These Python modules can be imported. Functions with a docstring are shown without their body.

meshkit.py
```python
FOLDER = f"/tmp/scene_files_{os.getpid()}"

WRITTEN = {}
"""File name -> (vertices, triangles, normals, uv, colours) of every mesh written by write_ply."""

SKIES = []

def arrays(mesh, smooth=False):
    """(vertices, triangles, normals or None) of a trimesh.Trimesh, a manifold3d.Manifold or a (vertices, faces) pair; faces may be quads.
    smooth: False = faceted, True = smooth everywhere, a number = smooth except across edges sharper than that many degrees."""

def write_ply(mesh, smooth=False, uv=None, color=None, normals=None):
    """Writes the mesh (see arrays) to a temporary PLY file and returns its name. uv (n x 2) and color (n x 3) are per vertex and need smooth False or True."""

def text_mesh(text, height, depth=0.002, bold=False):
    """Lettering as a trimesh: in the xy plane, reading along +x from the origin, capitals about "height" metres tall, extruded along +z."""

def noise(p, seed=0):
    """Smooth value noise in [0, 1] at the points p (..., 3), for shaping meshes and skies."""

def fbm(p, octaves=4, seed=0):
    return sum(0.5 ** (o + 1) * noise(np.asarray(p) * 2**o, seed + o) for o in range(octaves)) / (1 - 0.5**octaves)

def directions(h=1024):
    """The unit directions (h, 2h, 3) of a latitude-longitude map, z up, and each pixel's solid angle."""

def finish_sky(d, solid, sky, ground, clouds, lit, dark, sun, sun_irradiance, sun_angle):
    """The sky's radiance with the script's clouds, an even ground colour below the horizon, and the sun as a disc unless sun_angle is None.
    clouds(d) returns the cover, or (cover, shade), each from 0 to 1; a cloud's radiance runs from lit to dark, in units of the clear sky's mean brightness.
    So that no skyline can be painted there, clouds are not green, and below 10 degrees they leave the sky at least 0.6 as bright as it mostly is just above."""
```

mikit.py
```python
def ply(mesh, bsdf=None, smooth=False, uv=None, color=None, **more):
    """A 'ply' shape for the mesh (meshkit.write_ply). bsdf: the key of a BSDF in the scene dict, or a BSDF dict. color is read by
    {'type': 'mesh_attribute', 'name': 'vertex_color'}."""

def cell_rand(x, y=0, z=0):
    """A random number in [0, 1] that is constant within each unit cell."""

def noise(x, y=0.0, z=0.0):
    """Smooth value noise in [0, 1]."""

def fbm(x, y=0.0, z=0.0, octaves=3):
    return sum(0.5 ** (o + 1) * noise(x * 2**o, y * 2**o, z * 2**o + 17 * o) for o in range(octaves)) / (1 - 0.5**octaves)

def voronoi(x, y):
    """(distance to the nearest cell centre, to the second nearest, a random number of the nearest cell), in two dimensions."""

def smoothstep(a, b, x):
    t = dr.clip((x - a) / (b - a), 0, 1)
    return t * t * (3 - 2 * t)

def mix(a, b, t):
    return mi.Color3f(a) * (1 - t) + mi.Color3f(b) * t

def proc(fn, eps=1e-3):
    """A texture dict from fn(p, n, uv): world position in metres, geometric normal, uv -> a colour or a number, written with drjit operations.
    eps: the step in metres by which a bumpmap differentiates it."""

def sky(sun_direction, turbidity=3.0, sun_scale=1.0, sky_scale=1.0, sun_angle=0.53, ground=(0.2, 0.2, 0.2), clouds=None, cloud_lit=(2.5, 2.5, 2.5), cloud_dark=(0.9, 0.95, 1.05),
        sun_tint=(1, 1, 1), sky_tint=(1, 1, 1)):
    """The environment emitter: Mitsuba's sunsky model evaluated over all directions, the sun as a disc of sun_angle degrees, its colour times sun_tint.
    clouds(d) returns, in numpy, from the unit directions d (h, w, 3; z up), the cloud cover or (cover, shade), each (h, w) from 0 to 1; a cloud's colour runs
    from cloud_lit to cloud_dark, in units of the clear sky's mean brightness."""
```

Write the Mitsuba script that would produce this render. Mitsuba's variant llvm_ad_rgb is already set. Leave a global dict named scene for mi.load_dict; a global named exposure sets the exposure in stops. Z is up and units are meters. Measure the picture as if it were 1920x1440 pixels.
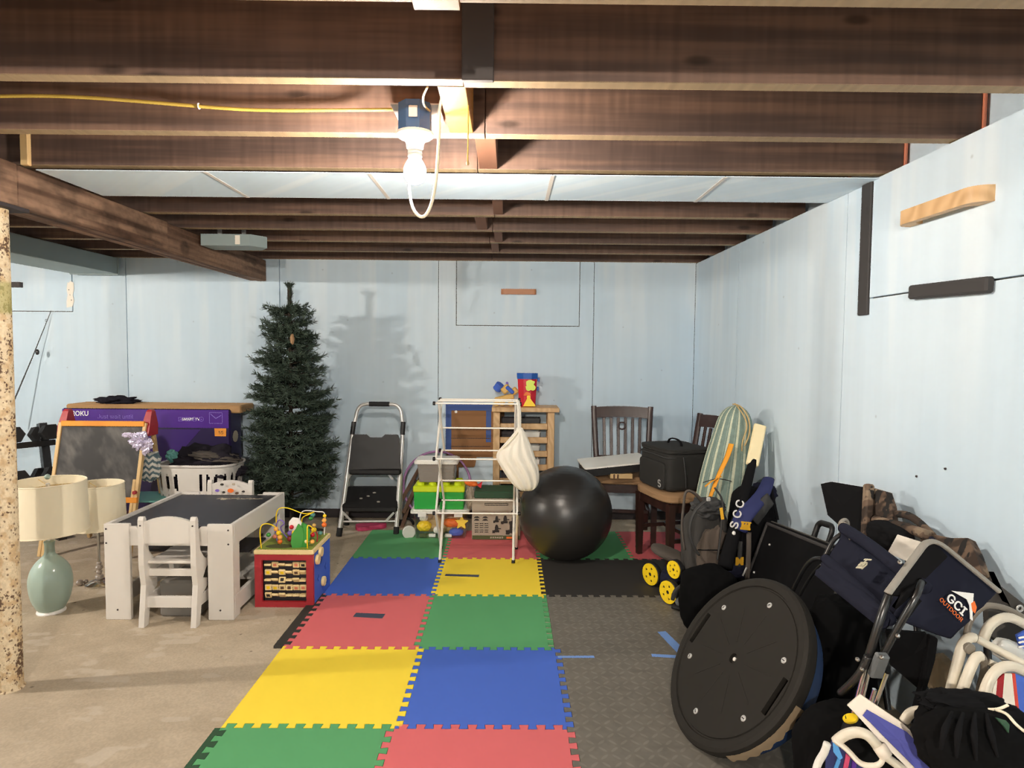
import math, itertools, numpy as np, trimesh, manifold3d as mf, drjit as dr, mitsuba as mi
import mikit, meshkit
from mikit import noise, fbm, voronoi, smoothstep, mix
from shapely.geometry import Polygon, box as sbox, Point, LineString
from shapely.ops import unary_union
from shapely import affinity
from scipy.interpolate import CubicSpline
T = mi.ScalarTransform4f
scene, labels = {}, {}

# ---------------------------------------------------------------- camera, light, exposure
exposure = 0.11
scene['camera'] = dict(type='perspective', fov=78.87, fov_axis='x', near_clip=.01, far_clip=60.0,
    to_world=T().look_at(origin=[0, 0, 1.34], target=[0.005792, 0.998667, 1.288724], up=[-0.008102, 0.051323, 0.998649]))
BULB = (1.0, .90, .785)
BULB_POWER = 2500.0
# the bulbs themselves are built by ceiling_lamp() below: one in view, one left of the frame, one behind the camera

# ---------------------------------------------------------------- helpers
def lin(c):
    c = np.asarray(c, float) / 255
    return np.where(c <= .04045, c / 12.92, ((c + .055) / 1.055) ** 2.4).tolist()

def mat(name, rgb, rough=.5, metal=0.0, spec=.5, coat=0.0, sheen=0.0, two=False):
    c = rgb if isinstance(rgb, dict) else {'type': 'rgb', 'value': lin(rgb)}
    d = dict(type='principled', base_color=c, roughness=rough, metallic=metal, specular=spec)
    if coat: d.update(clearcoat=coat, clearcoat_gloss=.9)
    if sheen: d.update(sheen=sheen)
    scene['mat_' + name] = {'type': 'twosided', 'b': d} if two else d

def bumped(name, fn, height, eps=2e-3):
    d = scene['mat_' + name]
    scene['mat_' + name] = {'type': 'bumpmap', 'arbitrary': mikit.proc(fn, eps), 'scale': height, 'b': d}

def numbered(k):
    def taken(x): return x in scene or x in labels
    if not taken(k): return k
    i = 1
    while taken(f'{k}_{i:03d}'): i += 1
    return f'{k}_{i:03d}'

class Thing:
    def __init__(s, name, label=None, cat=None, group=None, kind=None, M=None):
        s.key = numbered(name); s.M = np.eye(4) if M is None else M
        d = {}
        if label: d['label'] = label
        if cat: d['category'] = cat
        if group: d['group'] = group
        if kind: d['kind'] = kind
        labels[s.key] = d
    def part(s, name, mesh, m, smooth=False, label=None, under=None, kind=None, **more):
        k = numbered(f'{under or s.key}__{name}')
        _emit(k, mesh, m, smooth, s.M, **more)
        if label or kind:
            labels[k] = {**({'label': label} if label else {}), **({'kind': kind} if kind else {})}
        return k
    def solo(s, mesh, m, smooth=False, **more):
        _emit(s.key, mesh, m, smooth, s.M, **more); return s

def tri(mesh):
    if isinstance(mesh, list): mesh = trimesh.util.concatenate([tri(x) for x in mesh])
    if hasattr(mesh, 'to_mesh'):
        q = mesh.to_mesh(); mesh = trimesh.Trimesh(np.array(q.vert_properties[:, :3]), np.array(q.tri_verts), process=False)
    return mesh

def _emit(k, mesh, m, smooth, M, **more):
    mesh = tri(mesh)
    if mesh.volume < -1e-12: mesh = mesh.copy(); mesh.invert()
    mesh = mesh.copy() if not np.allclose(M, np.eye(4)) else mesh
    if not np.allclose(M, np.eye(4)): mesh.apply_transform(M)
    scene[k] = mikit.ply(mesh, 'mat_' + m, smooth=smooth, **more)

def Mt(x=0, y=0, z=0, rz=0, rx=0, ry=0, s=1.0):
    m = trimesh.transformations.euler_matrix(math.radians(rx), math.radians(ry), math.radians(rz), 'sxyz')
    m[:3, :3] *= s; m[:3, 3] = (x, y, z); return m

def fr(o, x, y):
    """frame with origin o, x axis along x, y axis near y"""
    x = np.asarray(x, float); x = x / np.linalg.norm(x)
    z = np.cross(x, y); z /= np.linalg.norm(z); y = np.cross(z, x)
    m = np.eye(4); m[:3, 0], m[:3, 1], m[:3, 2], m[:3, 3] = x, y, z, o; return m

def mv(mesh, M=None, **k):
    m = tri(mesh).copy(); m.apply_transform(Mt(**k) if M is None else M); return m

_cb = {}
def cb(sx, sy, sz, c=(0, 0, 0), b=.003):
    h = np.array([sx, sy, sz]) / 2; b = min(b, .45 * h.min())
    k = tuple(np.round([*h, b], 5))
    if k not in _cb:
        p = []
        for s in itertools.product((-1, 1), repeat=3):
            for a in range(3):
                q = h - b; q = q.copy(); q[a] = h[a]; p.append(q * s)
        _cb[k] = trimesh.convex.convex_hull(np.array(p))
    m = _cb[k].copy(); m.apply_translation(c); return m

def bx(x0, x1, y0, y1, z0, z1, b=.003):
    return cb(x1 - x0, y1 - y0, z1 - z0, ((x0 + x1) / 2, (y0 + y1) / 2, (z0 + z1) / 2), b)

def bar(p0, p1, w, t, up=(0, 0, 1), b=.002):
    """board from p0 to p1: w across, t thick (t measured near 'up')"""
    p0, p1 = np.asarray(p0, float), np.asarray(p1, float); d = p1 - p0; L = np.linalg.norm(d)
    z = np.asarray(up, float); y = np.cross(z, d)
    if np.linalg.norm(y) < 1e-6: y = np.cross((1, 0, .01), d)
    return mv(cb(L, w, t, b=b), fr((p0 + p1) / 2, d, y))

def curve(pts, n=None, closed=False):
    p = np.asarray(pts, float)
    if closed: p = np.vstack([p, p[:1]])
    d = np.r_[0, np.cumsum(np.linalg.norm(np.diff(p, axis=0), axis=1) ** .5 + 1e-9)]
    n = n or 8 * (len(p) - 1)
    return CubicSpline(d, p, bc_type='periodic' if closed else 'natural')(np.linspace(0, d[-1], n + 1))

def rounded(pts, r, k=5):
    """polyline with its inner corners rounded to radius r"""
    p = [np.asarray(q, float) for q in pts]; out = [p[0]]
    for a, b, c in zip(p, p[1:], p[2:]):
        u, v = a - b, c - b; lu, lv = np.linalg.norm(u), np.linalg.norm(v)
        t = min(r, .48 * lu, .48 * lv); s, e = b + u / lu * t, b + v / lv * t
        out += [(1 - x) ** 2 * s + 2 * x * (1 - x) * b + x * x * e for x in np.linspace(0, 1, k + 1)]
    return np.array(out + [p[-1]])

def tube(p, r, n=10, flat=1.0, cap=True):
    p = np.asarray(p, float); N = len(p); r = np.broadcast_to(np.asarray(r, float), (N,))
    t = np.gradient(p, axis=0); t /= np.linalg.norm(t, axis=1, keepdims=True) + 1e-12
    a = np.cross(t[0], (0, 0, 1.0)); 
    if np.linalg.norm(a) < 1e-3: a = np.cross(t[0], (1.0, 0, 0))
    A = []
    for i in range(N):
        a = a - t[i] * (a @ t[i]); a /= np.linalg.norm(a) + 1e-12; A.append(a)
    A = np.array(A); B = np.cross(t, A); g = np.arange(n) * 2 * np.pi / n
    v = p[:, None] + r[:, None, None] * (np.cos(g)[None, :, None] * A[:, None] + flat * np.sin(g)[None, :, None] * B[:, None])
    v = v.reshape(-1, 3); f = []
    i, j = np.meshgrid(np.arange(N - 1), np.arange(n), indexing='ij'); i, j = i.ravel(), j.ravel(); j2 = (j + 1) % n
    f = np.vstack([np.c_[i * n + j, i * n + j2, (i + 1) * n + j2], np.c_[i * n + j, (i + 1) * n + j2, (i + 1) * n + j]])
    if cap:
        v = np.vstack([v, p[0], p[-1]]); q = np.arange(n); q2 = (q + 1) % n
        f = np.vstack([f, np.c_[q2, q, np.full(n, N * n)], np.c_[(N - 1) * n + q, (N - 1) * n + q2, np.full(n, N * n + 1)]])
    return trimesh.Trimesh(v, f, process=False)

def rod(a, b, r, n=10): return tube([a, b], r, n)
def lathe(prof, n=32): return trimesh.creation.revolve(np.array(prof, float), sections=n)
def cyl(r, z0, z1, n=24, b=.002):
    b = min(b, r * .4, (z1 - z0) * .4)
    return lathe([(0, z0), (r - b, z0), (r, z0 + b), (r, z1 - b), (r - b, z1), (0, z1)], n)
def extr(poly, t, z=0.0):
    gs = getattr(poly, 'geoms', [poly])
    m = trimesh.util.concatenate([trimesh.creation.extrude_polygon(g, t, engine='earcut') for g in gs if g.area > 1e-8])
    m.apply_translation((0, 0, z)); return m
def XZ(mesh, y):      # polygon drawn in (x, z), extruded towards the camera from y
    return mv(mesh, fr((0, y, 0), (1, 0, 0), (0, 0, 1)))
def YZ(mesh, x):      # polygon drawn in (y, z), extruded towards +x from x
    return mv(mesh, fr((x, 0, 0), (0, 1, 0), (0, 0, 1)))

def sheet(c, t=.006, nu=12, nv=12, bulge=0.0, wave=0.0, seed=0, fq=4.0):
    """soft cloth panel through the corners c[0..3] (in turn), t thick"""
    c = np.asarray(c, float); u, v = np.meshgrid(np.linspace(0, 1, nu + 1), np.linspace(0, 1, nv + 1), indexing='ij')
    P = ((1 - u) * (1 - v))[..., None] * c[0] + (u * (1 - v))[..., None] * c[1] + (u * v)[..., None] * c[2] + ((1 - u) * v)[..., None] * c[3]
    n = np.cross(c[1] - c[0], c[3] - c[0]) + np.cross(c[2] - c[1], c[0] - c[1]) * 0; n /= np.linalg.norm(n)
    d = bulge * np.sin(np.pi * u) * np.sin(np.pi * v)
    if wave: d = d + wave * (meshkit.fbm(np.stack([u * fq, v * fq, u * 0], -1), 3, seed) - .5) * 2
    P = P + d[..., None] * n
    top, bot = P + n * t / 2, P - n * t / 2
    return grid_solid(top, bot)

def grid_solid(top, bot):
    a, b = top.shape[:2]; v = np.vstack([top.reshape(-1, 3), bot.reshape(-1, 3)]); o = a * b
    i, j = np.meshgrid(np.arange(a - 1), np.arange(b - 1), indexing='ij'); q = (i * b + j).ravel()
    f = [np.c_[q, q + b, q + b + 1], np.c_[q, q + b + 1, q + 1], np.c_[q + o, q + o + b + 1, q + o + b], np.c_[q + o, q + o + 1, q + o + b + 1]]
    per = [k for k in range(b)] + [k * b + b - 1 for k in range(1, a)] + [(a - 1) * b + k for k in range(b - 2, -1, -1)] + [k * b for k in range(a - 2, 0, -1)]
    per = np.array(per); nx = np.roll(per, -1)
    f += [np.c_[per, nx, nx + o], np.c_[per, nx + o, per + o]]
    return trimesh.Trimesh(v, np.vstack(f), process=False)

_ico = {}
def blob(c, r, e=2.0, wob=0.0, fq=4.0, seed=0, M=None, sub=4, flat=None):
    """soft lump: superellipsoid of radii r and exponent e with a noisy surface"""
    if sub not in _ico: _ico[sub] = trimesh.creation.icosphere(sub)
    m = _ico[sub].copy(); d = m.vertices
    k = (np.abs(d) ** e).sum(1) ** (-1 / e)
    v = d * k[:, None]
    if wob: v = v * (1 + wob * 2 * (meshkit.fbm(d * fq + 7.3 * seed, 3, seed) - .5))[:, None]
    v = v * np.asarray(r, float)
    if flat is not None: v[:, 2] = np.maximum(v[:, 2], flat)
    m.vertices = v
    if M is not None: m.apply_transform(M)
    m.apply_translation(c); return m

def loft(rings, cap=True):
    """skin through rings (k, n, 3)"""
    R = np.asarray(rings, float); k, n = R.shape[:2]; v = R.reshape(-1, 3)
    i, j = np.meshgrid(np.arange(k - 1), np.arange(n), indexing='ij'); i, j = i.ravel(), j.ravel(); j2 = (j + 1) % n
    f = np.vstack([np.c_[i * n + j, i * n + j2, (i + 1) * n + j2], np.c_[i * n + j, (i + 1) * n + j2, (i + 1) * n + j]])
    if cap:
        v = np.vstack([v, R[0].mean(0), R[-1].mean(0)]); q = np.arange(n); q2 = (q + 1) % n
        f = np.vstack([f, np.c_[q2, q, np.full(n, k * n)], np.c_[(k - 1) * n + q, (k - 1) * n + q2, np.full(n, k * n + 1)]])
    m = trimesh.Trimesh(v, f, process=False)
    if m.volume < 0: m.invert()
    return m

def text(s, h, o, x, y, depth=.0015, bold=False):
    """lettering of cap height h with its lower left corner at o, reading along x, upright along y"""
    return mv(meshkit.text_mesh(s, h, depth, bold), fr(o, x, y))

def flat(poly, o, x, y, t=.0015):
    return mv(extr(poly, t), fr(o, x, y))

# ---------------------------------------------------------------- materials
def wall_fn(p, n, uv):
    u = p.x + p.y
    a = fbm(u * 2.2, p.z * 1.1, 0, 4); st = fbm(u * 26, p.z * 1.3, 3, 3); chalk = fbm(u * 9, p.z * 1.0, 8, 3)
    c = mix((.54, .665, .765), (.58, .69, .775), smoothstep(.35, .7, a))
    c = mix(c, (.68, .755, .80), smoothstep(.52, .75, chalk) * smoothstep(.9, 1.9, p.z) * .5)
    c = c * (.965 + .07 * st)
    d = voronoi(u * 1.7, p.z * 1.7)[0]
    return c * (1 - .25 * (1 - smoothstep(.0, .018, d)))
mat('wall', mikit.proc(wall_fn), rough=.75, spec=.3)
mat('joint', (105, 104, 98), .9)
def floor_fn(p, n, uv):
    a = fbm(p.x * 1.6, p.y * 1.6, 0, 5); b = fbm(p.x * 7, p.y * 11, 4, 4); g = noise(p.x * 160, p.y * 160, 0)
    c = mix((.36, .297, .218), (.44, .368, .277), smoothstep(.3, .7, a * .55 + b * .45))
    c = c * (.92 + .16 * g)
    sp = voronoi(p.x * 5.0, p.y * 5.0)
    c = c * (1 - .5 * (1 - smoothstep(.01, .05, sp[0])) * smoothstep(.6, .7, sp[2]))
    return mix(c, (.5, .44, .36), smoothstep(.63, .75, fbm(p.x * 9, p.y * 15, 9, 3)) * .5)
mat('concrete', mikit.proc(floor_fn), rough=.8, spec=.25)
def joist_fn(p, n, uv):
    row = dr.floor(p.y * 2.46); u = p.x + row * 3.7
    g = fbm(u * 1.4, p.z * 34 + row * 5, row, 4); s = fbm(u * 60, p.z * 6, row, 2); k = voronoi(u * 2.1, p.z * 6 + row)
    c = mix((.080, .051, .042), (.165, .098, .070), smoothstep(.22, .82, g))
    c = c * (.82 + .36 * s)
    c = c * (1 - .6 * (1 - smoothstep(.03, .11, k[0])) * smoothstep(.45, .5, k[2]))
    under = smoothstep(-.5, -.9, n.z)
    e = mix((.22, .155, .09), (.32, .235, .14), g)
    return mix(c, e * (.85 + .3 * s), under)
mat('joist', mikit.proc(joist_fn), rough=.65, spec=.35)
def girder_fn(p, n, uv):
    g = fbm(p.y * 1.6, p.z * 30, p.x * 30, 4); k = fbm(p.y * 7, p.z * 16, 2, 4)
    c = mix((.085, .045, .028), (.25, .150, .098), smoothstep(.32, .7, g))
    return c * (1 - .42 * smoothstep(.48, .76, k)) * (.85 + .3 * fbm(p.y * 50, p.z * 60, 0, 2))
mat('girder', mikit.proc(girder_fn), rough=.75, spec=.3)
def post_fn(p, n, uv):
    a = dr.atan2(p.y - 2.4, p.x + 1.955) * .045
    f = fbm(a * 50, p.z * 40, 0, 4); g = fbm(a * 160, p.z * 130, 5, 3)
    c = mix((.60, .49, .33), (.48, .34, .19), smoothstep(.4, .7, f))
    v = voronoi(a * 60, p.z * 46)
    c = c * (.8 + .4 * g)
    c = mix(c, (.10, .05, .025), (1 - smoothstep(.10, .30, v[0])) * smoothstep(.55, .6, v[2]) * .8)
    c = mix(c, (.10, .055, .03), smoothstep(.57, .66, g * .5 + fbm(a * 24, p.z * 14, 2, 3) * .5))
    return mix(c, (.30, .29, .10), smoothstep(.07, .05, dr.abs(p.z - 1.53)) * .7)
mat('post_paint', mikit.proc(post_fn), rough=.7)
def pine_fn(p, n, uv):
    g = fbm(p.x * 8 + p.y * 8, p.z * 8, 0, 3); r = dr.sin((p.x * 1.3 + p.y + p.z * .4) * 90 + g * 14)
    return mix((.52, .32, .15), (.62, .41, .215), .5 + .5 * r) * (.9 + .2 * g)
mat('pine', mikit.proc(pine_fn), rough=.5)
def chalk_fn(p, n, uv):
    a = fbm(p.x * 5 + p.z * 3, p.z * 5 - p.x * 4, p.y, 4); b = fbm(p.x * 24 + p.z * 16, p.z * 8 - p.x * 12, 3, 3)
    return mix((.026, .025, .026), (.115, .108, .100), smoothstep(.42, .85, a * .6 + b * .4))
mat('chalkboard', mikit.proc(chalk_fn), rough=.6)
def camo_fn(p, n, uv):
    a = fbm(p.x * 22 + p.y * 14, p.z * 26 + p.y * 12, p.y * 10, 3); b = fbm(p.x * 30, p.z * 30 + 9, p.y * 34, 3)
    c = mix((.035, .022, .015), (.125, .082, .055), smoothstep(.42, .56, a))
    c = mix(c, (.012, .010, .009), smoothstep(.55, .62, b))
    return mix(c, (.21, .155, .105), smoothstep(.64, .70, a))
mat('camo', mikit.proc(camo_fn), rough=.85)
def grey_mat_fn(p, n, uv):
    cx, cy = p.x * 26, p.y * 26
    s = mi.Float(dr.floor(cx) + dr.floor(cy)); odd = s - 2 * dr.floor(s / 2)
    fx, fy = cx - dr.floor(cx) - .5, cy - dr.floor(cy) - .5
    u, v = dr.select(odd > .5, fx + fy, fx - fy) * .7071, dr.select(odd > .5, fx - fy, fx + fy) * .7071
    return smoothstep(1.0, .55, dr.sqrt(dr.square(u / .55) + dr.square(v / .18)))
def grey_mat_col(p, n, uv):
    return mix((.125, .115, .098), (.17, .156, .133), fbm(p.x * 30, p.y * 30, 0, 3)) * (.92 + .2 * grey_mat_fn(p, n, uv))
mat('grey_mat', mikit.proc(grey_mat_col), rough=.6, spec=.4)
bumped('grey_mat', grey_mat_fn, .0007)
def stripe_fn(p, n, uv):
    s = uv.x * 15; f = s - dr.floor(s)
    k = smoothstep(.32, .36, f) * smoothstep(.62, .58, f); k2 = smoothstep(.10, .13, f) * smoothstep(.19, .16, f) * .6
    g = .85 + .3 * fbm(p.x * 60, p.z * 60, p.y * 60, 2)
    return mix((.17, .235, .205), (.50, .53, .40), dr.maximum(k, k2 * .6)) * g
mat('striped', mikit.proc(stripe_fn), rough=.9)
def chevron_fn(p, n, uv):
    s = (p.z * 1.0 + .45 * dr.abs((p.x * 22 - dr.floor(p.x * 22)) - .5) / 11) * 26; f = s - dr.floor(s)
    return mix((.62, .60, .55), (.10, .15, .17), smoothstep(.45, .52, f) * smoothstep(.98, .93, f))
mat('chevron', mikit.proc(chevron_fn), rough=.9)
def cherry_fn(p, n, uv):
    g = fbm(p.x * 20 + p.y * 20, p.z * 5, 0, 3); return mix((.016, .007, .006), (.042, .016, .012), g)
mat('cherry', mikit.proc(cherry_fn), rough=.38, coat=.2)
def cloth_bump(p, n, uv): return fbm(p.x * 45, p.y * 45, p.z * 45, 3)

for a in [('foam_green', (80, 150, 98), .75), ('foam_blue', (64, 98, 190), .75), ('foam_yellow', (238, 210, 60), .75), ('foam_red', (204, 98, 102), .75), ('foam_black', (44, 42, 40), .7),
          ('white_paint', (208, 203, 196), .45), ('black_plastic', (15, 15, 16), .5), ('rubber', (18, 18, 19), .75), ('black_cloth', (17, 17, 19), .9), ('dark_grey', (52, 52, 52), .7),
          ('navy', (30, 32, 48), .9), ('navy_bright', (40, 46, 92), .85), ('grey_cloth', (112, 108, 102), .9), ('brown_grey', (80, 73, 67), .9), ('cream_shade', (226, 216, 190), .85),
          ('celadon', (154, 174, 164), .18), ('blue_box', (52, 88, 128), .5), ('porcelain', (238, 236, 228), .3), ('yellow_cable', (206, 176, 84), .5), ('white_cord', (236, 226, 200), .5),
          ('cable_tan', (186, 160, 110), .6), ('orange_wood', (226, 146, 52), .45), ('red_paint', (158, 40, 48), .4), ('purple', (74, 34, 132), .35), ('dark_purple', (36, 24, 66), .35), ('cardboard', (170, 132, 90), .85),
          ('box_grey', (168, 156, 138), .85), ('print_dark', (46, 42, 38), .8), ('olive', (78, 84, 50), .8), ('dark_green', (38, 72, 48), .6), ('white', (236, 234, 230), .5), ('white_plastic', (226, 224, 216), .35),
          ('basket', (206, 202, 196), .45), ('dark_clothes', (36, 33, 40), .95), ('kraft', (140, 100, 66), .85), ('tape_blue', (62, 88, 150), .7), ('tape_dark', (62, 66, 84), .7), ('lime', (196, 214, 30), .35), ('brick_green', (42, 158, 62), .35),
          ('smoke', (128, 122, 114), .3), ('red_plastic', (196, 28, 46), .35), ('blue_plastic', (28, 84, 168), .35), ('yellow_plastic', (244, 208, 32), .4), ('tan_plastic', (208, 168, 92), .5), ('orange_plastic', (230, 112, 42), .5),
          ('cream_cloth', (226, 220, 206), .95), ('tan_suede', (150, 118, 86), .95), ('gold', (226, 172, 42), .6), ('bat_wood', (238, 222, 178), .5), ('orange_strap', (226, 152, 40), .7), ('dome_blue', (30, 52, 88), .5),
          ('piping', (138, 134, 126), .7), ('beige_tube', (212, 204, 186), .4), ('armrest', (222, 212, 196), .5), ('pad_blue', (72, 76, 152), .8), ('stripe_red', (150, 34, 40), .85), ('pink', (186, 60, 98), .6), ('teal', (84, 140, 134), .6),
          ('needle', (50, 64, 52), .75), ('bark', (50, 42, 32), .9), ('duct_paint', (140, 154, 154), .6), ('dark_wood', (66, 60, 58), .7), ('brown_wood', (92, 66, 48), .7), ('paper', (232, 226, 214), .9), ('foil', (200, 192, 216), .3, .55),
          ('tan_wood', (204, 172, 122), .55), ('tape_sky', (112, 148, 206), .7), ('purple_mid', (56, 30, 104), .35), ('chalk_top', (34, 32, 36), .45), ('fresh_wood', (128, 82, 32), .6), ('hoop_lilac', (168, 120, 170), .5), ('grey_pack', (56, 54, 52), .9), ('brown_pack', (84, 74, 66), .9), ('guard_grey', (96, 100, 102), .5), ('piping_dark', (72, 70, 66), .7), ('platform', (42, 40, 37), .6), ('cooler_cloth', (36, 35, 33), .85), ('brown_tape', (138, 120, 96), .8), ('camo_tan', (112, 96, 74), .9), ('canvas_grey', (66, 63, 60), .85), ('grey_tube', (128, 120, 108), .4), ('navy_cloth', (31, 33, 46), .9), ('logo_cream', (190, 184, 160), .8), ('orange_red', (200, 70, 56), .85), ('blocking', (106, 72, 54), .7), ('brown_handle', (168, 112, 76), .5), ('pink_wood', (214, 130, 100), .55), ('dark_red', (126, 40, 38), .6), ('sky_blue', (80, 150, 210), .6), ('brass', (170, 140, 80), .4), ('violet', (120, 96, 180), .6), ('peach', (242, 176, 84), .5),
          ('rail_dark', (54, 52, 52), .75), ('black_panel', (14, 14, 16), .8), ('deep_black', (8, 8, 9), .9), ('hatch_grey', (150, 158, 158), .7), ('tile_cream', (228, 206, 152), .5), ('leaf', (58, 140, 56), .5), ('grass', (128, 142, 62), .6), ('glass_jar', (206, 206, 200), .3), ('base_dark', (50, 44, 46), .7)]:
    mat(*a)
for nm in ('needle', 'foil', 'paper', 'cream_shade'):
    scene['mat_' + nm] = {'type': 'twosided', 'b': scene['mat_' + nm]}
for nm in ('black_cloth', 'deep_black', 'black_panel', 'navy_cloth', 'navy', 'dark_clothes', 'platform'): scene['mat_' + nm]['specular'] = .14
mat('steel', (214, 213, 210), .36, .55)
mat('chrome', (220, 218, 214), .12, 1.0)
mat('black_metal', (26, 26, 27), .3, 0.0, .7, .4)
mat('white_enamel', (232, 228, 218), .3, 0, .5, .3)
mat('ball', (40, 38, 37), .34, 0, .5)
scene['mat_clear'] = {'type': 'thindielectric', 'int_ior': 1.35}
mat('crystal', (190, 180, 172), .1, .6)
# ================================================================ the setting
rng = np.random.default_rng(5)
def struct(name): return Thing(name, kind='structure')
XR, YB, ZJ, ZT = 1.478, 4.96, 2.056, 2.291      # right wall, back wall, joist undersides, subfloor

f = struct('floor'); f.solo(bx(-5.6, 2.1, -3.4, 5.3, -.08, 0, .0), 'concrete')

wb = struct('wall_back'); wb.solo(bx(-5.6, 2.1, YB + .014, 5.3, 0, 2.3, .0), 'joint')
HB = sbox(-.417, 1.548, .559, 2.3)
xs = [-5.45, -4.231, -3.022, -1.813, -.559, .673, XR]
for i, (a, b) in enumerate(zip(xs, xs[1:])):
    p = sbox(a + .0025, 0, b - .0025, 2.07)
    if a == -.559: p = p.difference(HB.buffer(.003))
    if a == -4.231: p = p.difference(sbox(-4.0, 1.63, -3.445, 2.3).buffer(.003))
    wb.part('panel', XZ(extr(p, .012), YB + .012), 'wall')
h1 = wb.part('hatch', XZ(extr(sbox(-.414, 1.551, .556, 2.07), .013), YB + .011), 'wall')
def pull_handle(L, w=.035, d=.05, r=.02):
    """wooden bar pull: rounded ends, hollowed grip on its underside; lies along x, sticks out along -y"""
    s = sbox(-L / 2, -d, L / 2, 0); s = s.difference(sbox(-L / 2, -d, -L / 2 + r, -d + r)).union(Point(-L / 2 + r, -d + r).buffer(r))
    s = s.difference(sbox(L / 2 - r, -d, L / 2, -d + r)).union(Point(L / 2 - r, -d + r).buffer(r))
    g = sbox(-L * .28, -d * .55, L * .28, .01).union(Point(-L * .28, -d * .2).buffer(d * .35)).union(Point(L * .28, -d * .2).buffer(d * .35))
    lower = extr(s.difference(g), w * .55, -w / 2); upper = extr(s, w * .45, w * .05)
    return trimesh.util.concatenate([lower, upper])
wb.part('handle', mv(pull_handle(.278, .042, .035), Mt(.075, YB - .002, 1.815)), 'brown_handle', smooth=30, under=h1, label='brown wooden bar pull')
h2 = wb.part('hatch', XZ(extr(sbox(-3.997, 1.633, -3.448, 2.07), .013), YB + .011), 'wall')
wb.part('handle', mv(pull_handle(.28, .04, .035), Mt(-3.97, YB - .002, 1.835)), 'dark_wood', smooth=30, under=h2, label='dark bar pull, half hidden by the post')

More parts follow.
